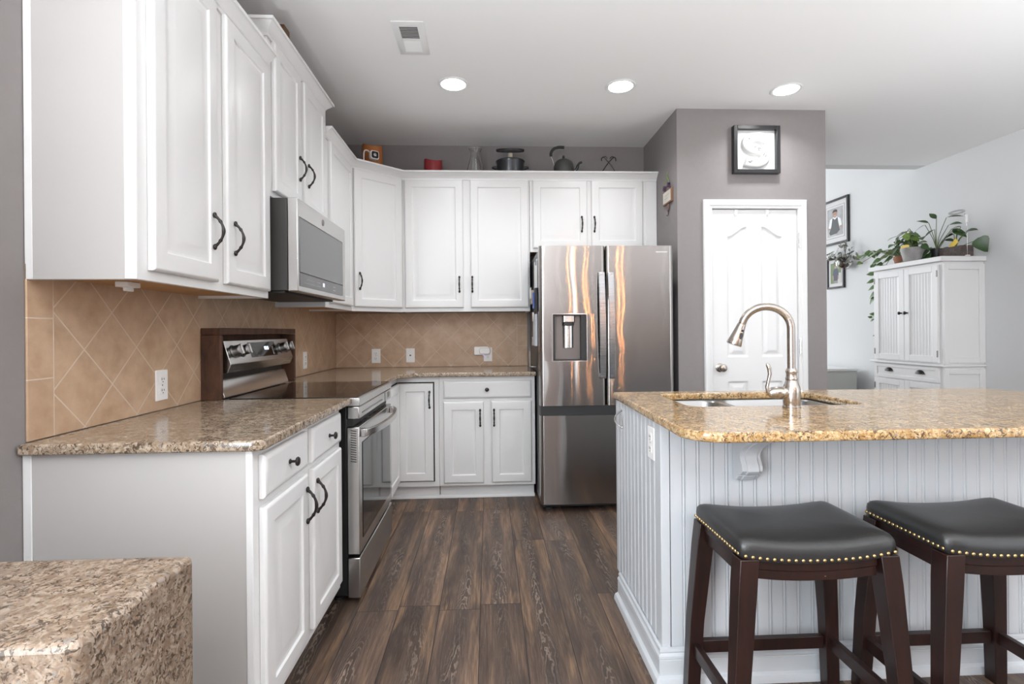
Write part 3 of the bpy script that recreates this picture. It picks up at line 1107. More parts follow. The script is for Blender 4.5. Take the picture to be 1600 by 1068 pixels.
M_paper = plain('white_paper', (.75, .75, .74), .7)
M_greyp = plain('grey_plastic', (.25, .26, .28), .45)
M_blue = plain('blue_plastic', (.05, .10, .35), .45)
fridge_item('paper_note', 'white paper held on the refrigerator side near its top', 'paper', [('sheet', M_paper, [(-.008, -.005, -.77, -.55, 1.50, 1.70)]), ('magnet', M_greyp, [(-.016, -.0085, -.74, -.71, 1.66, 1.69)])])
fridge_item('key_pouch', 'white and brown pouch hung high on the refrigerator side', 'pouch', [('pouch', plain('beige_cloth', (.42, .34, .28), .8), [(-.030, -.006, -.56, -.46, 1.40, 1.50)]), ('flap', M_paper, [(-.034, -.0305, -.56, -.46, 1.44, 1.52)])])
fridge_item('remote_holder', 'black and blue holder on the refrigerator side above the counter', 'holder', [('case', M_blackmat, [(-.022, -.005, -.76, -.66, 1.34, 1.50)]), ('insert', M_blue, [(-.034, -.0225, -.72, -.68, 1.36, 1.47)])])
fridge_item('hanging_towel', 'pale grey oven mitt hanging on the refrigerator side', 'oven mitt', [('cloth', plain('pale_cloth', (.55, .56, .58), .9), [(-.024, -.006, -.76, -.60, 1.10, 1.32)]), ('clip', M_chrome, [(-.036, -.0245, -.70, -.66, 1.27, 1.335)])])
fridge_item('metal_rack', 'small metal rack leaning low on the refrigerator side', 'rack', [('tray', M_steel, [(-.045, -.006, -.62, -.50, .945, .952), (-.05, -.0455, -.62, -.50, .945, 1.06)]), ('clip', M_chrome, [(-.03, -.006, -.60, -.57, 1.10, 1.16)])])

# ------------------------------------------------------------------ island
isl = thing('kitchen_island', 'white beadboard kitchen island with post corners and moulded base', 'island', (1.845, -2.540, 0), 0)
IL = 1.62     # length to the right
ID = .62      # depth to the aisle side
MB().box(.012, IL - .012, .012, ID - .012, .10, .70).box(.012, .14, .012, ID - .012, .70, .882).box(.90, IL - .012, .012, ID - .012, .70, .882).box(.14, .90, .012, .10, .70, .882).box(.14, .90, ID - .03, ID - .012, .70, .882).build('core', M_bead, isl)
MB().box(.06, IL - .06, .03, ID - .06, 0, .0995).build('toe_base', M_dark, isl)


def bead_profile(x0, x1, first, pitch, y0, depth=.010, gr=1.0):
    """front line of a beadboard run, towards -y"""
    pts = [(x0, y0)]
    x = first
    while x < x1 - .012:
        for dx, dy in ((-.0075, 0), (-.0055, .0055), (-.0035, .001), (0, -.0006), (.0035, .001), (.0055, .0055), (.0075, 0)):
            pts.append((x + dx, y0 + dy * gr))
        x += pitch
    pts.append((x1, y0))
    pts.append((x1, y0 + depth))
    pts.append((x0, y0 + depth))
    return pts


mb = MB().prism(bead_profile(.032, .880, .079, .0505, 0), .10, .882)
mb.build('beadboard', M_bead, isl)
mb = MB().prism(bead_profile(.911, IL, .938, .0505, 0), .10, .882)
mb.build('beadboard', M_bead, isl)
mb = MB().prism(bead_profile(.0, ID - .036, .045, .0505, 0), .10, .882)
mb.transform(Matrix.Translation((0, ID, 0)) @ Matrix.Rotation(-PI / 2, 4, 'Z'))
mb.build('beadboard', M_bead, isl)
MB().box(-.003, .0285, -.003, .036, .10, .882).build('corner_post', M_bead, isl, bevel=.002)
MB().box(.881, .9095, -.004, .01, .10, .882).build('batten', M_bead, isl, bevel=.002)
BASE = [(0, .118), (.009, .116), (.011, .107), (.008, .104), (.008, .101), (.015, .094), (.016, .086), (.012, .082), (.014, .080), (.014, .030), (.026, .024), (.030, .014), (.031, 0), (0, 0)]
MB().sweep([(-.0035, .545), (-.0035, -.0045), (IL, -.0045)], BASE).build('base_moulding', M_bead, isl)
# corbel under the overhang
cb = thing('corbel', 'white scroll corbel under the island counter overhang', 'corbel', (2.130, -2.5445, 0), 0)


def corb(off, wid):
    prof = [(0, .692), (0, .884 - .001)]
    for z, d in ((.883, .150), (.862, .150), (.848, .140), (.836, .118), (.822, .090), (.808, .068), (.794, .056), (.780, .050), (.768, .052), (.756, .060), (.744, .066), (.732, .066), (.722, .058), (.716, .046), (.712, .036)):
        prof.append((-(d + off), z))
    prof += [(-(.040 + off), .711), (-(.034 + off), .704), (-(.022 + off * .5), .692)]
    return MB().prism(prof, -wid / 2, wid / 2, axis='x')


corb(0, .070).build('bracket', M_bead, cb, bevel=.002)
corb(.008, .038).build('scroll', M_bead, cb, bevel=.004)

# counter with sink cut-out
hole = rpoly([(2.020, -2.375, .05), (2.706, -2.375, .05), (2.706, -1.980, .05), (2.020, -1.980, .05)], 8)
outl = rpoly([(1.818, -2.868, .11), (3.662, -2.868, .11), (3.662, -2.07, .02), (3.605, -1.925, .02), (1.838, -1.882, .015)], 8)
o = slab('countertop', outl, .884, .914, M_granite2, .008, [hole[::-1]])
tag(o, 'golden granite island countertop with rounded corner and sink cut-out', 'countertop', 'granite countertops')

sk = thing('sink', 'stainless double bowl sink set under the island counter', 'sink', (0, 0, 0))


def bowl(x0, x1, y0, y1, depth, name):
    def ring(i, z, r):
        return [(a, b, z) for a, b in rpoly([(x0 + i, y0 + i, r), (x1 - i, y0 + i, r), (x1 - i, y1 - i, r), (x0 + i, y1 - i, r)], 6)]
    z = .8825
    rs = [ring(-.012, z - .004, .06), ring(-.012, z, .06), ring(0, z, .05), ring(.004, z - .006, .05), ring(.008, z - depth + .04, .05), ring(.020, z - depth + .012, .045), ring(.045, z - depth, .03)]
    o = MB().rings(rs, cap0=False).build(name, M_sink, sk, recalc=False)
    return o


bowl(2.032, 2.268, -2.362, -1.992, .165, 'bowl')
bowl(2.292, 2.694, -2.362, -1.992, .175, 'bowl')

# faucet
fa = thing('faucet', 'brushed nickel gooseneck pull-down faucet on the island', 'faucet', (2.373, -2.432, .9145), 0)
MB().lathe([(.0, 0), (.031, 0), (.031, .005), (.0295, .007), (.0295, .02), (.0305, .023), (.0305, .04), (.031, .055), (.0305, .066), (.027, .080), (.022, .092), (.0195, .100), (.0205, .103), (.0205, .108), (.0185, .112), (.0180, .126), (.0200, .130), (.0200, .135), (.0168, .140), (.0150, .144), (0, .144)], 28).build('body', M_nickel, fa)
sl = .28   # lean of the spout plane towards the sink


def sp(dx, z):
    return (dx, -dx * sl, z)


path = [sp(0, .140), sp(0, .20), sp(0, .26)]
cz, cr = .291, .082
for i in range(0, 17):
    th = R(165) * i / 16
    path.append(sp(-cr + cr * math.cos(th), cz + cr * math.sin(th)))
MB().tube(path, .0138, 16).build('spout', M_nickel, fa)
p0 = Vector(path[-1])
dirv = (Vector(path[-1]) - Vector(path[-2])).normalized()
hp = [p0 + dirv * s for s in (.0, .002, .004, .03, .06, .082, .086, .0865)]
MB().tube(hp, [.0138, .0128, .0150, .0185, .0235, .0275, .0265, .020], 20).build('spray_head', M_nickel, fa)
hx = p0 + dirv * .045
nrm = Vector((.25, -1, .1)).normalized()
side = (nrm - dirv * nrm.dot(dirv)).normalized()
q = MB()
q.ball(tuple(hx - dirv * .018 + side * .0185), .0045, 10)
q.tube([hx - dirv * .008 + side * .0185, hx + side * .0205, hx + dirv * .014 + side * .0225], [.004, .0062, .004], 10)
q.build('spray_button', M_blackmat, fa)
hy = 0.055
MB().lathe([(.0, 0), (.0205, 0), (.0225, .006), (.0225, .016), (.0205, .019), (.0215, .022), (.0225, .036), (.020, .056), (.012, .068), (0, .072)], 20, M=Matrix.Translation((-.018, 0, hy)) @ Matrix.Rotation(-PI / 2, 4, 'Y')).build('handle_base', M_nickel, fa)
lv = [(-.068, -.004, .040), (-.082, -.006, .044), (-.094, -.008, .058), (-.097, -.008, .078), (-.091, -.008, .102), (-.086, -.008, .124), (-.088, -.008, .145), (-.094, -.008, .158), (-.097, -.008, .164)]
MB().tube(lv, [.004, .0062, .0068, .0064, .0062, .0070, .0075, .0068, .003], 12, squash=(1, 1)).build('lever', M_nickel, fa)

# bits on the island's left end
outlet('white outlet set into the left end of the island', (1.8445, -2.447, .797), -90, group='white wall plates')
t = thing('pull_handle', 'curved chrome pull on the far edge of the island left end', 'handle', (1.8445, -2.02, .812), -90)
path = [(.012, -.002, -.040)]
for i in range(9):
    a = PI * i / 8
    path.append((.012 - .030 * math.sin(a) * .3, -.003 - .030 * math.sin(a), -.038 + .076 * i / 8))
MB().tube(path, .004, 8).build('bar', M_chrome, t)
MB().prism(rpoly([(-.004, -.042, .004), (.024, -.042, .004), (.024, .042, .004), (-.004, .042, .004)], 3), -.003, 0, axis='y').build('back_plate', M_chrome, t)

# ------------------------------------------------------------------ bar stools
NX, NY = .222, .158


def zbase(x):
    return .600 - .020 * (1 - min(1, abs(x) / NX) ** 2.2)


def make_stool():
    t = thing('bar_stool', 'left of the two charcoal saddle-seat bar stools with nailhead trim at the island', 'stool', (2.157, -2.760, 0), 0, 'saddle bar stools at the island')
    # cushion
    rings = []
    n = 15

    def out(k, inset, dz, sc=1.0):
        """outline ring of the seat, 4*n points"""
        a, b = NX - inset, NY - inset
        pts = []
        for s in range(4):
            for i in range(n):
                u = i / n * 2 - 1
                x, y = ((u * a, -b), (a, u * b), (-u * a, b), (-a, -u * b))[s]
                # pull corners in slightly for soft corners
                q = (abs(x) / a) ** 14 * (abs(y) / b) ** 14
                x *= 1 - .035 * q
                y *= 1 - .045 * q
                pts.append((x * sc, y * sc, zbase(x * sc) + dz))
        return pts
    for ins, dz in ((.004, -.020), (.0, -.017), (-.002, -.006), (-.003, .006), (-.001, .020), (.006, .031), (.018, .0385), (.036, .0435), (.062, .0470)):
        rings.append(out(0, ins, dz))
    for sc, dz in ((.82, .0487), (.62, .0497), (.40, .0502), (.2, .0504), (.02, .0505)):
        rings.append(out(0, .062, dz, sc))
    MB().rings(rings).build('seat', M_leather, t, sharp=60)
    # nails
    nm = MB().lathe([(.0052, 0), (.0046, .0018), (.0028, .0032), (0, .0037)], 10).build('nail', M_brass, t)
    me = nm.data
    COL.objects.unlink(nm)
    bpy.data.objects.remove(nm)

    def nail(x, y, rz):
        o = bpy.data.objects.new('nail', me)
        COL.objects.link(o)
        o.parent = t
        o.location = (x, y, zbase(x) - .008)
        o.rotation_euler = (R(90), 0, rz)
    k = 22
    for i in range(k):
        x = -NX + .012 + (2 * NX - .024) * i / (k - 1)
        nail(x, -NY - .0018, 0)
        nail(x, NY + .0018, PI)
    k = 19
    for i in range(k):
        y = -NY + .014 + (2 * NY - .028) * i / (k - 1)
        nail(NX + .0018, y, PI / 2)
        nail(-NX - .0018, y, -PI / 2)
    # legs
    for sx in (-1, 1):
        for sy in (-1, 1):
            def sec(z, cx, cy, h):
                return [(cx - h, cy - h, z), (cx + h, cy - h, z), (cx + h, cy + h, z), (cx - h, cy + h, z)]
            tp = .578
            MB().rings([sec(0, sx * .238, sy * .158, .0205), sec(.25, sx * .226, sy * .150, .0225), sec(.50, sx * .205, sy * .137, .0262), sec(tp, sx * .1975, sy * .1325, .0262)]).build('leg', M_espresso, t, bevel=.002)
    # aprons: long ones follow the saddle curve, short ones straight
    for sy in (-1, 1):
        mb = MB()
        rr = []
        m = 14
        for i in range(m + 1):
            x = -.170 + .34 * i / m
            zt = zbase(x) - .021
            yb = sy * .132
            rr.append([(x, yb - .010, zt - .050), (x, yb + .010, zt - .050), (x, yb + .010, zt - .024), (x, yb + .014 * (1 if sy > 0 else .72), zt - .022), (x, yb + .014 * (1 if sy > 0 else .72), zt), (x, yb - .014 * (1 if sy < 0 else .72), zt), (x, yb - .014 * (1 if sy < 0 else .72), zt - .022), (x, yb - .010, zt - .024)])
        mb.rings(rr)
        mb.build('apron', M_espresso, t, bevel=.0015)
    for sx in (-1, 1):
        MB().box(sx * .198 - .010, sx * .198 + .010, -.105, .105, .520, .577).box(sx * .198 - .015, sx * .198 + .015, -.105, .105, .555, .577).build('apron', M_espresso, t, bevel=.0015)
    # stretchers
    MB().box(-.206, .206, .141, .161, .140, .181).build('stretcher', M_espresso, t, bevel=.002)
    MB().box(-.210, .210, -.165, -.145, .125, .165).build('stretcher', M_espresso, t, bevel=.002)
    for sx in (-1, 1):
        MB().box(sx * .230 - .010, sx * .230 + .010, -.133, .133, .140, .181).build('stretcher', M_espresso, t, bevel=.002)
    return t


st = make_stool()
s2 = copy_tree(st)
s2.location = (2.735, -2.766, 0)
s2['label'] = 'right bar stool with charcoal saddle seat, partly cut off by the photo edge'

# ------------------------------------------------------------------ pantry door
dr = struct(MB().box(0, .001, 0, .001, 0, .001).build('door_1', M_white2))
bpy.data.meshes.remove(dr.data)
X0, X1 = 2.823, 3.439


def in_panel(x, z, side):
    """signed inset distance (approx, positive inside) for the moulded door panels"""
    xl, xr = (2.936, 3.078) if side == 0 else (3.182, 3.326)
    best = -1
    # tall upper panel with a swept top
    u = (x - xl) / (xr - xl)
    u = u if side == 0 else 1 - u
    uu = min(1, max(0, u))
    top = 1.852 + .070 * (uu * uu * (3 - 2 * uu))
    best = max(best, min(x - xl, xr - x, z - 1.012, (top - z) * .93))
    best = max(best, min(x - xl, xr - x, z - .26, .836 - z))
    return best


def door_h(x, z):
    d = max(in_panel(x, z, 0), in_panel(x, z, 1))
    if d <= 0:
        return 0
    if d < .010:
        return -.012 * math.sin(d / .010 * PI / 2)
    if d < .016:
        return -.012
    if d < .040:
        return -.012 + .011 * (d - .016) / .024
    return -.001


YD = PY + .008
nx, nz = 124, 400
mb = MB()


def dfn(u, w):
    x, z = X0 + .002 + (X1 - X0 - .004) * u, .008 + 2.034 * w
    return (x, YD - door_h(x, z), z)


mb.grid(dfn, nx, nz)
mb.box(X0 + .002, X1 - .002, YD + .0125, YD + .038, .008, 2.042)
o = mb.build('door_1', M_white2, sharp=60, recalc=False)
struct(o)
door1 = o
mb = MB().lathe([(.031, 0), (.031, .004), (.024, .008), (.010, .012), (.010, .032), (.018, .038), (.027, .048), (.028, .058), (.022, .067), (.010, .071), (0, .0715)], 24)
mb.transform(Matrix.Translation((2.875, YD - .0002, .936)) @ Matrix.Rotation(PI / 2, 4, 'X'))
mb.build('knob', M_nickel, door1)
for z in (1.826, 1.083, .30):
    mb = MB().box(3.4375, 3.4455, PY - .019, PY - .0075, z - .05, z + .05)
    mb.tube([(3.4415, PY - .021, z - .052), (3.4415, PY - .021, z + .052)], .005, 10)
    mb.build('hinge', M_chrome, door1)
# casing
CAS = [(0, 0), (0, -.008), (.008, -.012), (.018, -.012), (.022, -.017), (.045, -.019), (.052, -.019), (.060, -.014), (.063, -.008), (.063, 0)]
mb = MB()
ix0, ix1, iz = X0, X1, 2.047
rings = []
for (px, pz, sx, sz) in ((ix0, 0, -1, 0), (ix0, iz, -1, 1), (ix1, iz, 1, 1), (ix1, 0, 1, 0)):
    rings.append([(px + sx * o_, PY - .0002 + d, pz + sz * o_) for o_, d in CAS])
mb.rings(rings)
struct(mb.build('trim_4', M_white2))
# jambs
struct(MB().box(2.8125, X0, PY + .0005, PY + .099, 0, 2.055).box(X1, 3.4495, PY + .0005, PY + .099, 0, 2.055).box(X0, X1, PY + .0005, PY + .099, 2.0475, 2.0595).build('trim_5', M_white2))


def hook(x, label):
    t = thing('door_hook', label, 'hook', (x, YD - .0008, 2.043), 0, 'white over-door hooks')
    MB().box(-.012, .012, -.0035, 0, -.040, 0).build('strap', M_ivory, t, bevel=.001)
    MB().tube([(0, -.004, -.020), (0, -.012, -.032), (0, -.022, -.032), (0, -.026, -.022)], .004, 8).build('peg', M_ivory, t)


hook(2.999, 'white over-door hook on the pantry door, left one')
hook(3.223, 'white over-door hook on the pantry door, right one')

# framed letter
t = thing('framed_letter', 'black shadow box frame with a white padded letter S, above the pantry door', 'picture frame', (3.132, PY - .001, 2.452), 0)
mb = MB()
h, fw, dp_ = .165, .026, .040
for b in ((-h, -h + fw, -dp_, 0, -h, h), (h - fw, h, -dp_, 0, -h, h), (-h + fw, h - fw, -dp_, 0, -h, -h + fw), (-h + fw, h - fw, -dp_, 0, h - fw, h)):
    mb.box(*b)
mb.build('frame', M_frameblk, t, bevel=.002)
MB().box(-h + fw, h - fw, -.010, -.002, -h + fw, h - fw).build('backing', M_mat, t)
sp_pts = [(.072, .072), (.030, .090), (-.030, .086), (-.062, .060), (-.064, .030), (-.030, .006), (.030, -.010), (.062, -.036), (.060, -.066), (.020, -.092), (-.040, -.090), (-.078, -.078)]


def catmull(P, n=6):
    out = []
    for i in range(len(P) - 1):
        p0, p1, p2, p3 = P[max(0, i - 1)], P[i], P[i + 1], P[min(len(P) - 1, i + 2)]
        for k in range(n):
            s = k / n
            out.append(tuple(.5 * ((2 * b) + (c - a) * s + (2 * a - 5 * b + 4 * c - d) * s * s + (-a + 3 * b - 3 * c + d) * s ** 3) for a, b, c, d in zip(p0, p1, p2, p3)))
    out.append(P[-1])
    return out


cp = catmull([(a * 1.0, b * .98) for a, b in sp_pts])
rings = []
for i, p in enumerate(cp):
    a, b = Vector(cp[max(0, i - 1)]), Vector(cp[min(len(cp) - 1, i + 1)])
    d = (b - a).normalized()
    nn = Vector((-d.y, d.x))
    e = min(i, len(cp) - 1 - i) / 8
    wd = .035 + .006 * max(0, 1 - e)
    hh = .026 if 0 < i < len(cp) - 1 else .012
    rings.append([(p[0] + nn.x * wd * math.cos(PI * k / 8), -.0105 - hh * math.sin(PI * k / 8) ** .6, p[1] + nn.y * wd * math.cos(PI * k / 8)) for k in range(9)])
lt = MB().rings(rings).build('letter', plain('white_felt', (.62, .62, .61), .8, bump=.3, bscale=150), t, sharp=70)
mb = MB()
for x, z, a, l in ((-.012, .014, -.4, .020), (.016, .006, .2, .026), (.012, -.004, .3, .014), (.046, -.030, -1.0, .020), (.056, -.042, -1.0, .018), (-.048, -.080, .3, .022), (-.036, -.074, -.2, .016), (-.050, .066, .8, .012)):
    M = Matrix.Translation((x * 1.1, -.0372, z * 1.1)) @ Matrix.Rotation(a, 4, 'Y')
    mb.box(-l / 2, l / 2, -.0006, .004, -.003, .003, 0, M)
mb.build('printed_marks', plain('grey_print', (.16, .16, .16), .8), lt)

# key plaque on the pantry side wall
t = thing('wall_plaque', 'small wooden wall plaque with grapes and a hanging hook, beside the refrigerator', 'wall plaque', (PX0 - .0005, -.597, 2.17), -90)
M_plq = plain('cream_plaque_face', (.66, .63, .56), .7, var=.15)
M_plw = plain('plaque_edge_wood', (.22, .12, .07), .6)
MB().box(-.087, .087, -.016, 0, -.050, .050).build('board', M_plw, t, bevel=.002)
MB().box(-.076, .076, -.0178, -.0162, -.040, .040).build('face', M_plq, t)
mb = MB()
for i in range(2):
    mb.box(-.045, .045 - .02 * i, -.0184, -.0179, .010 - .022 * i, .014 - .022 * i)
mb.build('faded_lettering', plain('faded_print', (.45, .43, .38), .8), t)
mb = MB()
random.seed(3)
for cx in (-.045, .035):
    for i in range(9):
        mb.ball((cx + random.uniform(-.014, .014), -.010 - random.random() * .01, .070 + random.uniform(-.016, .020)), .0085, 8)
mb.build('grapes', plain('purple_grape', (.07, .025, .07), .4), t)
mb = MB()
mb.tube([(-.05, -.01, .085), (-.02, -.012, .125), (.0, -.012, .165), (.004, -.01, .182)], .003, 6)
mb.tube([(.04, -.01, .085), (.02, -.012, .120), (.0, -.012, .150)], .003, 6)
for (x, z, a) in ((-.03, .115, .5), (-.01, .14, -.4), (.03, .12, -.6), (.02, .145, .3), (-.02, .155, .2)):
    M = Matrix.Translation((x, -.012, z)) @ Matrix.Rotation(a, 4, 'Y')
    mb.ball((0, 0, 0), .017, 8, 0, (1, .25, 1.3))
mb.build('vine_leaves', plain('vine_green', (.22, .30, .10), .6), t)
MB().prism([(-.022, -.052), (.022, -.052), (.026, -.075), (.012, -.100), (-.010, -.100), (-.024, -.075)], -.012, -.002, axis='y').build('pendant', plain('pendant_brown', (.16, .10, .09), .6), t, bevel=.002)
MB().tube([(0, -.006, -.1), (0, -.007, -.125), (.002, -.014, -.140), (0, -.020, -.132)], .003, 6).build('hook', M_iron, t)

# ------------------------------------------------------------------ things on top of the wall cabinets
ZT = 2.3715


def at(x, y, z=ZT):
    return (x, y, z)


t = thing('security_camera', 'small white camera with dark square face on its curved stand, atop the corner cabinet', 'camera', at(.415, -.42), 35)
MB().prism(rpoly([(-.032, .110, .014), (.032, .110, .014), (.032, .172, .014), (-.032, .172, .014)], 5), -.030, .006, axis='y').build('shell', M_ivory, t, bevel=.003)
MB().prism(rpoly([(-.026, .116, .012), (.026, .116, .012), (.026, .166, .012), (-.026, .166, .012)], 5), -.0325, -.0302, axis='y').build('face', M_glassblk, t)
MB().lathe([(.012, 0), (.012, .003), (.008, .004), (0, .003)], 16, M=Matrix.Translation((0, -.0326, .141)) @ Matrix.Rotation(PI / 2, 4, 'X')).build('lens', M_steel2, t)
pth = [(0, .0065, .138), (0, .02, .15), (-.012, .03, .172), (-.032, .036, .186), (-.052, .036, .180), (-.060, .034, .150), (-.060, .034, .05), (-.058, .034, .004)]
MB().tube(catmull(pth, 4), .0045, 8).build('stand', M_ivory, t)
MB().lathe([(.03, 0), (.03, .006), (.01, .009), (0, .009)], 20, M=Matrix.Translation((-.055, .034, 0))).build('base', M_ivory, t)


def candle(label, loc, r, h, col, name='pillar_candle'):
    t = thing(name, label, 'candle', loc, 0, 'pillar candles on the cabinets')
    n = 28
    prof = [(r * .96, 0), (r, .01), (r, h * .9), (r * .97, h), (r * .90, h * 1.0), (r * .80, h * .93), (r * .4, h * .86), (0, h * .85)]
    rings = [[(q * math.cos(2 * PI * j / n), q * math.sin(2 * PI * j / n), z + (.012 * math.sin(2 * PI * j / n * 2 + 1) * max(0, z / h - .85) / .15 if q > r * .7 else 0)) for j in range(n)] for q, z in [(max(a, 1e-4), b) for a, b in prof]]
    MB().rings(rings).build('wax', plain(name + '_wax', col, .42, Subsurface_Weight=.15), t)
    MB().tube([(0, 0, h * .85), (.002, 0, h * .93)], .002, 6).build('wick', M_soil, t)
    return t


candle('orange two-tone pillar candle behind the small white camera', at(.372, -.26), .078, .262, (.42, .15, .04))
candle('short dark red pillar candle on the back wall cabinets', at(.832, -.19), .072, .178, (.26, .025, .03))
t = thing('glass_carafe', 'clear glass carafe with flared rim on the back wall cabinets', 'carafe', at(1.165, -.19))
MB().lathe([(.0, .002), (.075, .002), (.080, .02), (.078, .07), (.062, .13), (.045, .19), (.036, .225), (.036, .245), (.046, .272), (.051, .280), (.049, .281), (.0335, .246), (.0335, .226), (.042, .19), (.059, .13), (.075, .07), (.077, .02), (.072, .006), (0, .006)], 32, cap0=False, cap1=False).build('glass', M_clear, t)
M_pot = plain('grey_nonstick', (.06, .062, .066), .28, .6)
t = thing('stock_pot', 'dark grey cooking pot on the back wall cabinets', 'pot', at(1.443, -.19))
MB().lathe([(0, 0), (.100, 0), (.108, .012), (.110, .160), (.114, .176), (.116, .178), (.112, .180), (.106, .160), (.104, .014), (0, .010)], 36, cap0=False, cap1=False).build('vessel', M_pot, t)
for s in (-1, 1):
    MB().tube([(s * .109, -.03, .13), (s * .135, -.024, .132), (s * .142, 0, .132), (s * .135, .024, .132), (s * .109, .03, .13)], .006, 8).build('handle', M_pot, t)
t = thing('serving_stand', 'flat round tray with black rim raised on a pale post inside the cooking pot', 'tray', at(1.443, -.19, ZT + .0105))
MB().tube([(0, 0, 0), (0, 0, .235)], .019, 16).build('post', plain('cream_post', (.62, .57, .45), .5), t)
tl = Matrix.Translation((0, 0, .258)) @ Matrix.Rotation(R(14), 4, 'X')
MB().lathe([(0, -.001), (.104, -.001), (.104, .004), (0, .004)], 40, M=tl).build('disc', plain('grey_speckled_disc', (.42, .42, .44), .6, var=.3, bscale=200), t)
MB().lathe([(.1045, -.005), (.112, -.006), (.114, .002), (.112, .009), (.1045, .008)], 40, M=tl, cap0=False, cap1=False).build('rim', M_blackmat, t)

t = thing('kettle', 'dark grey stovetop kettle with arched black handle on the cabinets', 'kettle', at(1.870, -.19))
MB().lathe([(0, 0), (.070, 0), (.080, .02), (.082, .11), (.078, .150), (.066, .180), (.045, .195), (.030, .201), (0, .203)], 32).build('vessel', plain('graphite_enamel', (.075, .075, .072), .35, .3), t)
MB().lathe([(0, .2035), (.012, .2035), (.009, .212), (.011, .220), (.007, .232), (0, .235)], 14).build('lid_knob', M_blackmat, t)
hp = [(-.088 + .0, 0, .18), (-.094, 0, .205), (-.106, 0, .222)]
MB().tube([(-.075, 0, .150), (-.086, 0, .19), (-.100, 0, .225)], .004, 8).build('handle_wire', M_chrome, t)
hp = [(-.100, 0, .226), (-.102, 0, .245), (-.094, 0, .268), (-.074, 0, .287), (-.046, 0, .297), (-.018, 0, .299), (.006, 0, .297)]
MB().tube(catmull(hp, 4), .0115, 12).build('handle_grip', M_blackmat, t)
MB().tube(catmull([(.072, 0, .10), (.105, 0, .125), (.118, 0, .16), (.130, 0, .176), (.148, 0, .181)], 4), [.012] * 8 + [.009] * 9, 10).build('spout', M_pot, t)
t = thing('scroll_stand', 'small black wrought iron scroll stand on the cabinets above the refrigerator', 'stand', at(2.235, -.19))
mb = MB()
for s in (-1, 1):
    mb.tube(catmull([(s * .055, 0, .10), (s * .02, 0, .155), (-s * .022, 0, .205), (-s * .040, 0, .222), (-s * .056, 0, .214), (-s * .058, 0, .192)], 5), .004, 8)
    mb.tube([(s * .055, 0, .10), (s * .062, 0, .004)], .004, 8)
    mb.tube(catmull([(s * .01, .0, .212), (s * .028, 0, .228), (s * .044, 0, .216)], 5), .0035, 8)
mb.tube([(-.062, 0, .004), (.062, 0, .004)], .004, 8)
mb.build('scrollwork', M_iron, t)
t = tag(MB().box(.225, .292, -1.77, -1.70, 2.5115, 2.685).build('wooden_box', wood_mat('brown_carved_wood', (.10, .045, .015), (.2, .10, .03), .6), bevel=.004), 'small brown wooden box on top of the cabinet above the microwave', 'box')

# ------------------------------------------------------------------ ceiling fixtures
t = thing('ceiling_vent', 'white rectangular ceiling register with louvres', 'vent', (.866, -1.562, ZC), 0)
mb = MB()
hx_, hy_ = .080, .152
ring = [[(-hx_, -hy_, -.0005), (hx_, -hy_, -.0005), (hx_, hy_, -.0005), (-hx_, hy_, -.0005)], [(-hx_, -hy_, -.004), (hx_, -hy_, -.004), (hx_, hy_, -.004), (-hx_, hy_, -.004)], [(-hx_ + .012, -hy_ + .012, -.009), (hx_ - .012, -hy_ + .012, -.009), (hx_ - .012, hy_ - .012, -.009), (-hx_ + .012, hy_ - .012, -.009)], [(-.046, -.118, -.009), (.046, -.118, -.009), (.046, .118, -.009), (-.046, .118, -.009)]]
mb.rings(ring, cap0=False, cap1=False)
mb.box(-.046, .046, -.007, .007, -.009, -.006)
mb.build('frame', M_white2, t)
MB().box(-.046, .046, -.118, .118, -.002, -.0008).build('duct', plain('duct_grey', (.10, .085, .08), .8), t)
for k in range(18):
    y = -.112 + k * .0125 + (.012 if k >= 9 else 0)
    ang = R(38 if k < 9 else -38)
    M = Matrix.Translation((0, y, -.0062)) @ Matrix.Rotation(ang, 4, 'X')
    MB().box(-.046, .046, -.0042, .0042, -.0005, .0005, 0, M).build('louvre', M_white2, t)
M_lens = emit('lamp_lens', (1, .98, .95), 14)


def can(x, y, label):
    t = thing('recessed_light', label, 'ceiling light', (x, y, ZC), 0, 'recessed ceiling lights')
    MB().lathe([(.076, -.0005), (.094, -.0005), (.095, -.004), (.090, -.008), (.077, -.006)], 36, cap0=False, cap1=False).build('trim_ring', M_white2, t)
    MB().lathe([(0, -.003), (.0755, -.003), (.0755, -.0055), (.05, -.0075), (0, -.0085)], 36).build('lens', M_lens, t)
    l = area_light('lamp', (0, 0, -.012), (0, 0, 0), .14, .14, LAMP_W, (.96, .98, 1.0), 132, 'DISK')
    l.parent = t
    return t


can(1.052, -1.070, 'lit recessed ceiling light, left one of the three')
can(2.104, -1.072, 'lit recessed ceiling light, middle one of the three, before the refrigerator')
can(3.185, -1.058, 'lit recessed ceiling light, right one of the three, by the pantry')
for x in (1.05, 2.15, 3.25, 4.35):  # unseen ceiling lights added to raise the overall brightness
    for y in (-5.2,):
        can(x, y, 'added recessed ceiling fill light, unseen behind the camera')

# added fill lights aimed at the ceiling, unseen behind and beside the camera
for x, y, wt in ((1.2, -5.7, .95), (.8, -4.9, .6), (4.3, -5.0, .58), (4.55, -3.2, .25)):
    t = thing('added_fill_uplight', 'added fill light on a low pedestal, aimed at the ceiling, out of view', 'lamp', (x, y, 0), 0, 'added fill lights out of view')
    MB().lathe([(0, 0), (.12, 0), (.12, .015), (.04, .03), (.035, .42), (.12, .47), (.13, .50), (.125, .502), (.11, .475), (0, .472)], 28).build('added_fill_pedestal', M_iron, t)
    l = area_light('lamp', (0, 0, .505), (PI, 0, 0), .2, .2, ADDED_FILL_W * wt, (.93, .97, 1.0), 138, 'DISK')
    l.parent = t

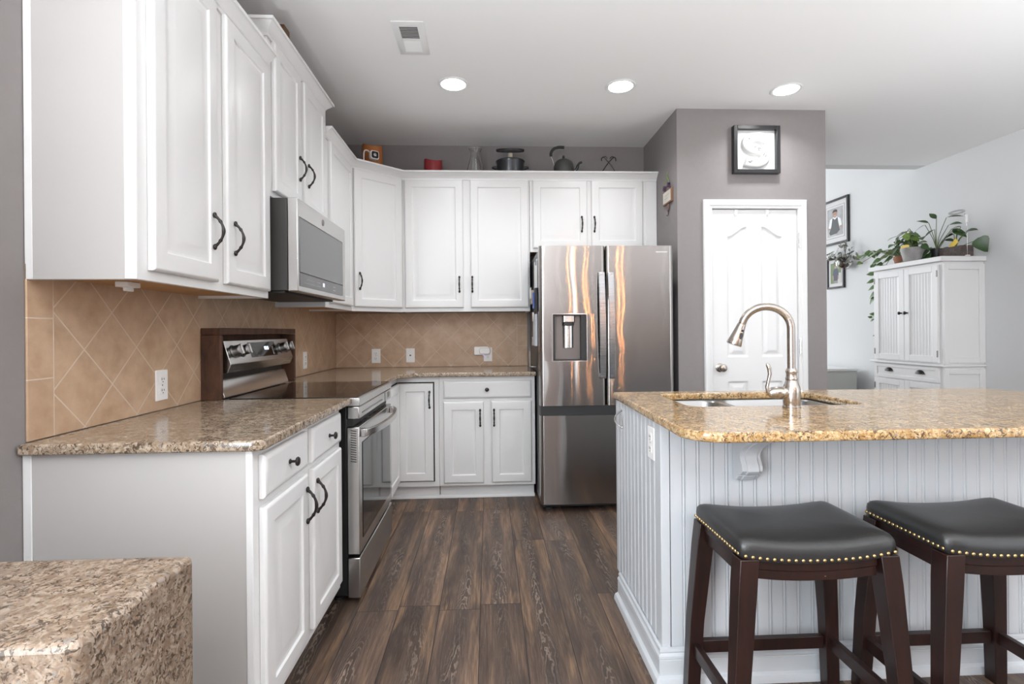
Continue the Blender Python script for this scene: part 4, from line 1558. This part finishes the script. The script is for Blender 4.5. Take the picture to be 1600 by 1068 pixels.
# chandelier behind the camera (its warm bulbs streak the refrigerator doors)
t = thing('chandelier', 'iron chandelier with four warm bulbs, behind the camera', 'chandelier', (2.83, -5.6, 1.62), 0)
MB().tube([(0, 0, -.05), (0, 0, 1.122)], .008, 8).build('stem', M_iron, t)
M_bulb = emit('warm_bulb', (1.0, .42, .13), 210)
for k, (dx, dy) in enumerate(((-.34, 0), (-.04, -.25), (.16, .2), (.32, -.05))):
    MB().tube(catmull([(0, 0, 0), (dx * .5, dy * .5, -.06), (dx, dy, .03)], 6), .006, 8).build('arm', M_iron, t)
    MB().ball((dx, dy, .095), .018, 14, 0, (1, 1, 2.2)).build('bulb', M_bulb, t)
    MB().tube([(dx, dy, .02), (dx, dy, .062)], .014, 10).build('socket', M_iron, t)

# ------------------------------------------------------------------ living room: hutch
hu = thing('hutch', 'tall white beadboard cabinet with plants on top, against the right wall', 'cabinet', (XR - .002, .633, 0), -90)
HW, HD = .777, .378     # local x runs towards the camera
MB().box(0, HW, -HD + .02, 0, .03, .872).build('base_body', M_white2, hu, bevel=.002)
MB().box(0, HW, -HD + .02, 0, .892, 1.757).build('top_body', M_white2, hu, bevel=.002)
MB().box(-.018, HW + .018, -HD - .012, 0, .8725, .8915).build('ledge', M_white2, hu, bevel=.004)
MB().box(-.022, HW + .024, -HD - .020, 0, 1.7575, 1.800).build('top_slab', M_white2, hu, bevel=.005)


def bead_door(x0, x1, z0, z1, y, kx, hinge_x, kn='knob'):
    q = thing('door', '', '')
    for k in ('label', 'category'):
        del q[k]
    q.parent = hu
    fr_ = MB()
    s = .055
    for b in ((x0, x0 + s, z0, z1), (x1 - s, x1, z0, z1), (x0 + s, x1 - s, z0, z0 + s), (x0 + s, x1 - s, z1 - s, z1)):
        fr_.box(b[0], b[1], y - .02, y, b[2], b[3])
    o = fr_.build('door', M_white2, hu, bevel=.002)
    bpy.data.objects.remove(q)
    MB().prism(bead_profile(x0 + s, x1 - s, x0 + s + .02, .032, y - .011, .010, .25), z0 + s, z1 - s).build('panel', M_white2, o)
    if kx is not None:
        kb = MB().lathe([(.008, 0), (.006, .01), (.014, .018), (.015, .025), (.008, .03), (0, .031)], 14)
        kb.transform(Matrix.Translation((kx, y - .0202, 1.338)) @ Matrix.Rotation(PI / 2, 4, 'X'))
        kb.build('knob', M_iron, o)
    for z in (z0 + .075, z1 - .075):
        if z1 - z0 > .5:
            MB().box(hinge_x - .006, hinge_x + .006, y - .0225, y - .0203, z - .028, z + .028).build('hinge', plain('hinge_steel', (.18, .17, .17), .4, .6), o)
    return o


yd = -HD + .0195
bead_door(.030, .388, .905, 1.735, yd, .360, .034)
bead_door(.392, .742, .905, 1.735, yd, .424, .738)
mb = MB()
x0, x1, z0, z1 = .03, .742, .735, .862
mb.rings([rect_ring(x0, x1, z0, z1, 0, yd), rect_ring(x0, x1, z0, z1, 0, yd - .018), rect_ring(x0, x1, z0, z1, .026, yd - .018), rect_ring(x0, x1, z0, z1, .028, yd - .011)])
q = mb.build('drawer', M_white2, hu)
for x in (.200, .552):
    cup = MB()
    rings = []
    for i in range(7):
        a = PI / 2 * i / 6
        rings.append([(x + .048 * math.cos(PI * j / 12) * math.cos(a * .98), yd - .0112 - .024 * math.sin(a) - .001, .797 + .034 * math.sin(PI * j / 12) * math.cos(a * .98)) for j in range(13)])
    cup.rings(rings, cap0=False, cap1=False, close=False)
    cup.build('cup_pull', M_iron, q)
bead_door(.030, .388, .09, .725, yd, None, .034)
bead_door(.392, .742, .09, .725, yd, None, .738)
mb = MB()
for z0, z1 in ((.905, 1.735), (.09, .855)):
    for b in ((-HD + .02, -HD + .058, z0, z1), (-.05, 0, z0, z1), (-HD + .058, -.05, z0, z0 + .045), (-HD + .058, -.05, z1 - .045, z1)):
        mb.box(HW + .0003, HW + .010, b[0], b[1], b[2], b[3])
mb.build('side_frame', M_white2, hu, bevel=.002)
MB().box(.02, HW - .02, -HD + .06, -.02, 0, .0295).build('plinth', M_white2, hu)

# console at the far left
t = thing('console_cabinet', 'low pale grey cabinet against the right wall, past the pantry corner', 'cabinet', (5.26, 2.05, 0), -90)
MB().box(0, .78, -.36, .10, .0, .725).build('body', plain('sage_grey_paint', (.50, .52, .49), .5), t, bevel=.003)
MB().box(-.02, .80, -.38, .10, .7255, .755).build('top', M_white2, t, bevel=.005)


# frames with portraits
def picture(label, yr, z0, z1, w, bw, mw, kind):
    hgt = z1 - z0
    t = thing('picture_frame', label, 'picture', (XR - .001, yr + w, z0), -90, 'black framed portraits on the right wall')
    mb = MB()
    for b in ((0, bw, 0, hgt), (w - bw, w, 0, hgt), (bw, w - bw, 0, bw), (bw, w - bw, hgt - bw, hgt)):
        mb.box(b[0], b[1], -.024, 0, b[2], b[3])
    mb.build('frame', M_frameblk, t, bevel=.003)
    MB().box(bw, w - bw, -.010, -.001, bw, hgt - bw).build('mount', M_mat, t)
    px0, px1, pz0, pz1 = bw + mw, w - bw - mw, bw + mw * 1.1, hgt - bw - mw * 1.1
    if kind == 'toddler':
        e = .010
        MB().box(px0 - .024, px1 + .024, -.0108, -.0102, pz0 - .024, pz1 + .024).build('inner_line', M_frameblk, t)
        MB().box(px0 - .021, px1 + .021, -.0114, -.0109, pz0 - .021, pz1 + .021).build('inner_mount', M_mat, t)
    ph = MB().box(px0, px1, -.0122, -.0116, pz0, pz1).build('photo', plain('photo_backdrop_' + kind, (.40, .40, .41) if kind == 'toddler' else (.13, .20, .07), .5, var=.3, bscale=60), t)
    W_, H_ = px1 - px0, pz1 - pz0

    def fig(pts, mat, name, k):
        pp = [(px0 + a * W_, pz0 + b * H_) for a, b in pts]
        MB().prism(pp, -.0124 - .0003 * k, -.0123 - .0003 * k + .00005, axis='y').build(name, mat, ph)

    def oval(cx, cz, rx, rz, n=18):
        return [(cx + rx * math.cos(2 * PI * i / n), cz + rz * math.sin(2 * PI * i / n)) for i in range(n)]
    sk_, hr = plain('photo_skin', (.42, .24, .16), .6), plain('photo_hair', (.035, .025, .02), .6)
    wh, dk = plain('photo_shirt_white', (.75, .75, .76), .6), plain('photo_vest', (.075, .08, .085), .6)
    nv = plain('photo_polo', (.05, .06, .10), .6)
    if kind == 'toddler':
        fig([(.18, .62), (.40, .68), (.50, .64), (.62, .68), (.84, .58), (.92, .34), (.78, .30), (.72, .44), (.30, .44), (.22, .30), (.08, .32)], wh, 'shirt', 1)
        fig([(.34, .66), (.50, .58), (.66, .66), (.74, .34), (.80, .18), (.60, .08), (.20, .06), (.12, .14), (.26, .34)], dk, 'overalls', 2)
        fig(oval(.50, .78, .135, .098), sk_, 'face', 3)
        fig([(.36, .80), (.35, .88), (.42, .935), (.55, .945), (.645, .90), (.65, .80), (.61, .85), (.40, .855)], hr, 'hair', 4)
        fig(oval(.86, .30, .06, .035), sk_, 'hand', 3)
        fig(oval(.13, .29, .06, .035), sk_, 'hand', 3)
        fig(oval(.45, .785, .016, .009, 8), hr, 'eye', 5)
        fig(oval(.55, .785, .016, .009, 8), hr, 'eye', 5)
        fig(oval(.50, .725, .045, .012, 10), plain('photo_mouth', (.6, .45, .42), .6), 'mouth', 5)
    else:
        MB().box(px0 + W_ * .68, px1, -.0126, -.0123, pz0, pz0 + H_ * .5).build('pale_wall', plain('photo_pale', (.5, .5, .48), .6), ph)
        fig([(.30, .66), (.42, .72), (.58, .72), (.70, .66), (.80, .40), (.70, .36), (.68, .12), (.32, .12), (.30, .36), (.20, .40)], nv, 'shirt', 2)
        fig([(.34, .12), (.66, .12), (.64, .0), (.36, .0)], plain('photo_trousers', (.25, .22, .17), .6), 'trousers', 2)
        fig([(.20, .40), (.28, .40), (.30, .20), (.22, .18)], sk_, 'arm', 3)
        fig([(.72, .40), (.80, .40), (.78, .18), (.70, .20)], sk_, 'arm', 3)
        fig(oval(.50, .80, .10, .075), sk_, 'face', 3)
        fig([(.40, .81), (.40, .86), (.46, .885), (.56, .885), (.605, .85), (.60, .80), (.57, .84), (.43, .845)], plain('photo_brown_hair', (.14, .09, .05), .6), 'hair', 4)
    return t


picture('larger black framed portrait of a seated toddler in a dark vest', 1.455, 2.205, 2.748, .47, .026, .070, 'toddler')
picture('smaller black framed portrait of a boy standing in a dark polo shirt', 1.535, 1.680, 2.045, .30, .022, .036, 'boy')

# ------------------------------------------------------------------ plants
LEAF = [(0, 0), (.06, .20), (.18, .42), (.34, .50), (.52, .44), (.70, .30), (.86, .14), (1.0, 0)]
SPADE = [(-.08, .16), (.0, .36), (.12, .50), (.28, .52), (.48, .42), (.68, .27), (.86, .12), (1.0, 0)]
SLIM = [(0, .0), (.1, .22), (.25, .42), (.42, .50), (.6, .42), (.78, .25), (.9, .11), (1, 0)]


def leaf(mb, base, d, nrm, L, wd, mi=0, shape=LEAF, droop=.25, fold=.18):
    d = Vector(d).normalized()
    nrm = Vector(nrm)
    nrm = (nrm - d * nrm.dot(d)).normalized()
    sd = d.cross(nrm)
    base = Vector(base)
    vs, fs = [], []
    for i, (t_, w_) in enumerate(shape):
        c = base + d * (L * t_) - nrm * (droop * L * t_ * t_)
        for s in (-1, 0, 1):
            vs.append(c + sd * (s * w_ * wd) + nrm * (abs(s) * fold * w_ * wd))
    for i in range(len(shape) - 1):
        for j in range(2):
            a = i * 3 + j
            fs.append((a, a + 1, a + 4, a + 3))
    mb.add(vs, fs, mi)


def plant(name, label, loc, specs, mats, seed, group='potted plants on the tall white cabinet', extra_stem=()):
    """specs: list of (stem path, leaf length, leaf width, shape, material index)"""
    random.seed(seed)
    t = thing(name, label, 'plant', loc, 0, group)
    lf, sm = MB(), MB()
    for path, L, wd, shape, mi, d, nrm in specs:
        pp = catmull([tuple(p) for p in path], 4) if len(path) > 2 else path
        sm.tube(pp, .0028, 5)
        leaf(lf, pp[-1], d, nrm, L, wd, mi, shape)
    for path in extra_stem:
        sm.tube(catmull(path, 4), .0028, 5)
    if name != 'trailing_vine':
        for q in (lf, sm):
            q.v = [(a, b, max(c, .006)) if b + loc[1] < .665 else (a, b, c) for a, b, c in q.v]
    lf.build('foliage', mats, t, recalc=False, sharp=80)
    sm.build('stems', M_stem, t)
    return t


ZH = 1.8005


def pot_round(t, r0, r1, h, mat, rim=.0):
    MB().lathe([(0, 0), (r0, 0), (r0 + .003, .006), (r1, h - .012 if not rim else h - .03), (r1 + rim, h - .03 if rim else h - .010), (r1 + rim, h), (r1 - .008, h), (r1 - .012, h - .02), (0, h - .02)], 28, cap0=False, cap1=False).build('pot', mat, t)
    MB().lathe([(0, h - .0195), (r1 - .012, h - .0195), (r1 - .013, h - .014), (0, h - .008)], 20).build('soil', M_soil, t)


random.seed(11)


def rnd(a, b):
    return random.uniform(a, b)


# ivy in the terracotta pot: trails to the left (towards +y) and over the cabinet edge
cx, cy = 5.215, .455
specs = []
for i in range(30):
    far = rnd(.10, .42) if i < 25 else rnd(.02, .10)
    z = .11 + rnd(-.05, .13) - far * .15
    z = max(.02, z)
    dx = rnd(-.10, .06) if far > .16 else rnd(-.01, .08)
    z = z if far > .16 else max(z, .13)
    end = (dx, far if rnd(0, 1) < .85 else -.08, z)
    st_ = [(0, .0, .07), (end[0] * .4, end[1] * .45, .12 + rnd(0, .05)), end]
    specs.append((st_, rnd(.05, .085), rnd(.045, .07), SPADE, 0 if i % 4 else 1, (rnd(-.6, -.1), rnd(-.3, .8), rnd(-.7, .1)), (rnd(-.9, -.3), rnd(-.5, .2), .6)))
iv = plant('ivy_plant', 'trailing green ivy in a small terracotta pot, leftmost on the tall white cabinet', (cx, cy, ZH), specs, [M_leaf, M_leaf3], 2)
pot_round(iv, .052, .066, .085, M_terra, .004)
MB().box(-.02, .02, -.071, -.069, .05, .12).build('yellow_card', M_yellow, iv)

# trailing vine down the cabinet's left edge
specs = []
for (dy, z, L, up) in ((0.20, -.06, .10, .1), (.215, -.13, .09, -.1), (.20, -.19, .09, -.3), (.19, -.25, .10, -.6), (.215, -.30, .09, -1.0), (.20, -.47, .07, .2), (.225, -.52, .05, -.4), (.21, -.68, .03, -.2), (.25, -.50, .05, .3)):
    specs.append(([(0, dy - .02, z + .02), (-.01, dy, z + .015), (-.015, dy + .015, z + .01)], L, L * .55, SPADE, 0, (-.35, .85, up), (-.8, -.2, .45)))
plant('trailing_vine', 'thin green vine hanging down the left edge of the tall white cabinet', (5.16, .495, ZH), specs, [M_leaf], 5,
      extra_stem=[[(0, .02, .012), (-.01, .13, .02), (-.005, .185, -.01), (0, .19, -.2), (0, .195, -.4), (0, .20, -.62), (0, .205, -.70)]])

# bushy plant in the grey pot
specs = []
for i in range(30):
    a = rnd(0, 2 * PI)
    r = rnd(.03, .2)
    end = (-.02 + .5 * r * math.cos(a), .05 + r * math.sin(a) * .95, .15 + rnd(-.01, .13))
    specs.append(([(0, 0, .11), (end[0] * .5, end[1] * .5, end[2] + .02), end], rnd(.06, .10), rnd(.045, .07), LEAF, (0, 1, 1, 2)[i % 4], (rnd(-.5, .2), rnd(-.9, .9), rnd(-.6, .1)), (rnd(-.8, -.2), rnd(-.3, .3), .8)))
gp = plant('bushy_plant', 'bushy green plant in a round grey pot with a yellow card, on the tall cabinet', (5.132, .228, ZH), specs, [M_leaf, M_leaf2, M_leaf3], 3)
pot_round(gp, .070, .098, .128, M_concrete)
MB().prism(rpoly([(-.05, .10, .02), (.05, .10, .02), (.05, .155, .02), (-.05, .155, .02)], 4), -.080, -.0785, axis='x').build('yellow_card', M_yellow, gp)

# tall narrow-leaved plant in the black pot
specs = []
for (y, z, L, wd, d) in ((.10, .34, .12, .03, (-.2, .9, -.2)), (.06, .35, .10, .04, (-.3, .4, .3)), (-.02, .37, .10, .045, (-.1, .5, .6)), (-.12, .36, .16, .03, (-.1, -1, .05)), (-.14, .29, .14, .05, (-.2, -1, .1)), (-.17, .25, .14, .035, (-.1, -1, -.25)), (-.18, .24, .16, .06, (-.2, -1, -.4)), (-.10, .17, .14, .04, (-.3, -1, -.1)), (.0, .28, .10, .05, (-.5, .2, -.3)), (-.08, .10, .14, .04, (-.4, -.9, -.1))):
    specs.append(([(0, 0, .09), (-.01, y * .3, z * .6), (-.02, y, z)], L, wd, SLIM, 0, d, (-.55, 0, .85)))
for i in range(7):
    specs.append(([(0, 0, .09), (-.05, rnd(-.05, .1), .11), (-.10, rnd(-.06, .14), .09 + rnd(-.03, .03))], rnd(.10, .14), rnd(.05, .075), SLIM, i % 2, (-.5, rnd(-.6, .6), -.7), (-.8, 0, .6)))
bp = plant('arrowhead_plant', 'tall plant with slim pointed leaves in a black pot, beside the wooden planter', (5.272, .137, ZH), specs, [M_leaf2, M_leaf3], 4)
pot_round(bp, .042, .050, .105, M_blackmat)

# round-leaved plant in the weathered wooden planter
specs = []
for (y, z, L, wd, d, nn) in ((-.185, .125, .13, .14, (-.05, -.25, -1), (-1, 0, .1)), (-.03, .235, .13, .045, (-.1, .8, -.25), (-.5, 0, .9)), (.0, .20, .13, .07, (-.2, .8, -.15), (-.6, 0, .8)), (-.05, .25, .10, .04, (-.1, .6, .1), (-.4, 0, .9)), (-.10, .20, .10, .05, (-.2, -.8, .1), (-.5, 0, .9)), (-.07, .19, .11, .05, (-.1, -.5, .2), (-.6, 0, .8))):
    specs.append(([(0, 0, .09), (-.01, y * .5, z * .75), (-.015, y * 1.3, z)], L, wd, SPADE if wd > .1 else SLIM, 0, d, nn))
wp = plant('round_leaf_plant', 'plant with one large round leaf in a weathered wooden planter, rightmost on the tall cabinet', (5.26, -.062, ZH), specs, [M_leaf2], 6)
mb = MB()
for b in ((-.055, .055, -.105, -.093, 0, .09), (-.055, .055, .093, .105, 0, .09), (-.055, -.043, -.093, .093, 0, .09), (.043, .055, -.093, .093, 0, .09), (-.043, .043, -.093, .093, 0, .012)):
    mb.box(*b)
mb.build('pot', M_crate, wp, bevel=.002)
MB().box(-.0428, .0428, -.0928, .0928, .0125, .08).build('soil', M_soil, wp)
M = Matrix.Translation((-.03, -.005, .11)) @ Matrix.Rotation(.9, 4, 'X')
MB().box(-.002, .002, -.022, .022, -.03, .05, 0, M).build('yellow_card', M_yellow, wp)

# ring grow light
t = thing('grow_light', 'small white ring-shaped grow light on a thin stem above the plants', 'plant light', (5.26, -.165, ZH), 0)
mb = MB()
pr_ = [(.045 + .011 * math.cos(2 * PI * k / 10), .006 * math.sin(2 * PI * k / 10)) for k in range(10)]
rings = [[(r_ * math.cos(2 * PI * j / 32), r_ * math.sin(2 * PI * j / 32), z_) for r_, z_ in pr_] for j in range(33)]
mb.rings(rings, cap0=False, cap1=False, M=Matrix.Translation((-.045, .045, .375)) @ Matrix.Rotation(R(-22), 4, 'Y') @ Matrix.Rotation(R(14), 4, 'X'))
mb.build('ring', plain('grey_ring', (.42, .43, .44), .4), t)
MB().tube([(0, 0, .004), (0, 0, .33), (-.01, .01, .355)], .0025, 8).build('stem', M_chrome, t)
MB().tube([(0, 0, .28), (0, 0, .345)], .008, 10).build('switch', M_ivory, t)
MB().lathe([(.02, 0), (.02, .006), (.004, .009), (0, .009)], 16).build('base', M_ivory, t)

# wall planter with dried foliage over the small portrait
t = thing('wall_planter', 'glass wall planter with dried grey foliage overlapping the lower portrait', 'wall planter', (XR - .001, 1.44, 1.95), 0)
MB().lathe([(.0, -.075), (.05, -.065), (.078, -.03), (.082, .0), (.072, .03), (.069, .03), (.078, .0), (.074, -.028), (.047, -.062), (0, -.071)], 20, M=Matrix.Translation((-.086, 0, 0)), cap0=False, cap1=False).build('bowl', M_clear, t)
MB().tube([(-.004, .0, .05), (-.004, .0, .09), (-.05, .0, .06)], .004, 6).build('bracket', M_iron, t)
MB().ball((-.086, 0, -.02), .05, 12, 0, (1, 1, .7)).build('moss', plain('moss_brown', (.10, .06, .045), .9, var=.4), t)
lf, sm = MB(), MB()
random.seed(8)
for i in range(58):
    y = rnd(-.20, .30)
    z = .10 - abs(y - .03) * .15 + rnd(-.10, .12)
    if y > .16:
        z = .10 + rnd(-.03, .05)
    p = (-.09 + rnd(-.07, .05), y, z)
    leaf(lf, p, (rnd(-.6, .2), rnd(-1, 1), rnd(-.6, .6)), (-.8, rnd(-.4, .4), .5), rnd(.05, .085), rnd(.022, .038), i % 2, SLIM)
    if i % 3 == 0:
        sm.tube([(-.086, 0, .0), (-.09, y * .5, .06), p], .002, 5)
lf.build('foliage', [M_dry, plain('dusty_leaf', (.17, .17, .13), .7)], t, recalc=False, sharp=80)
sm.build('stems', M_soil, t)

bpy.context.view_layer.update()
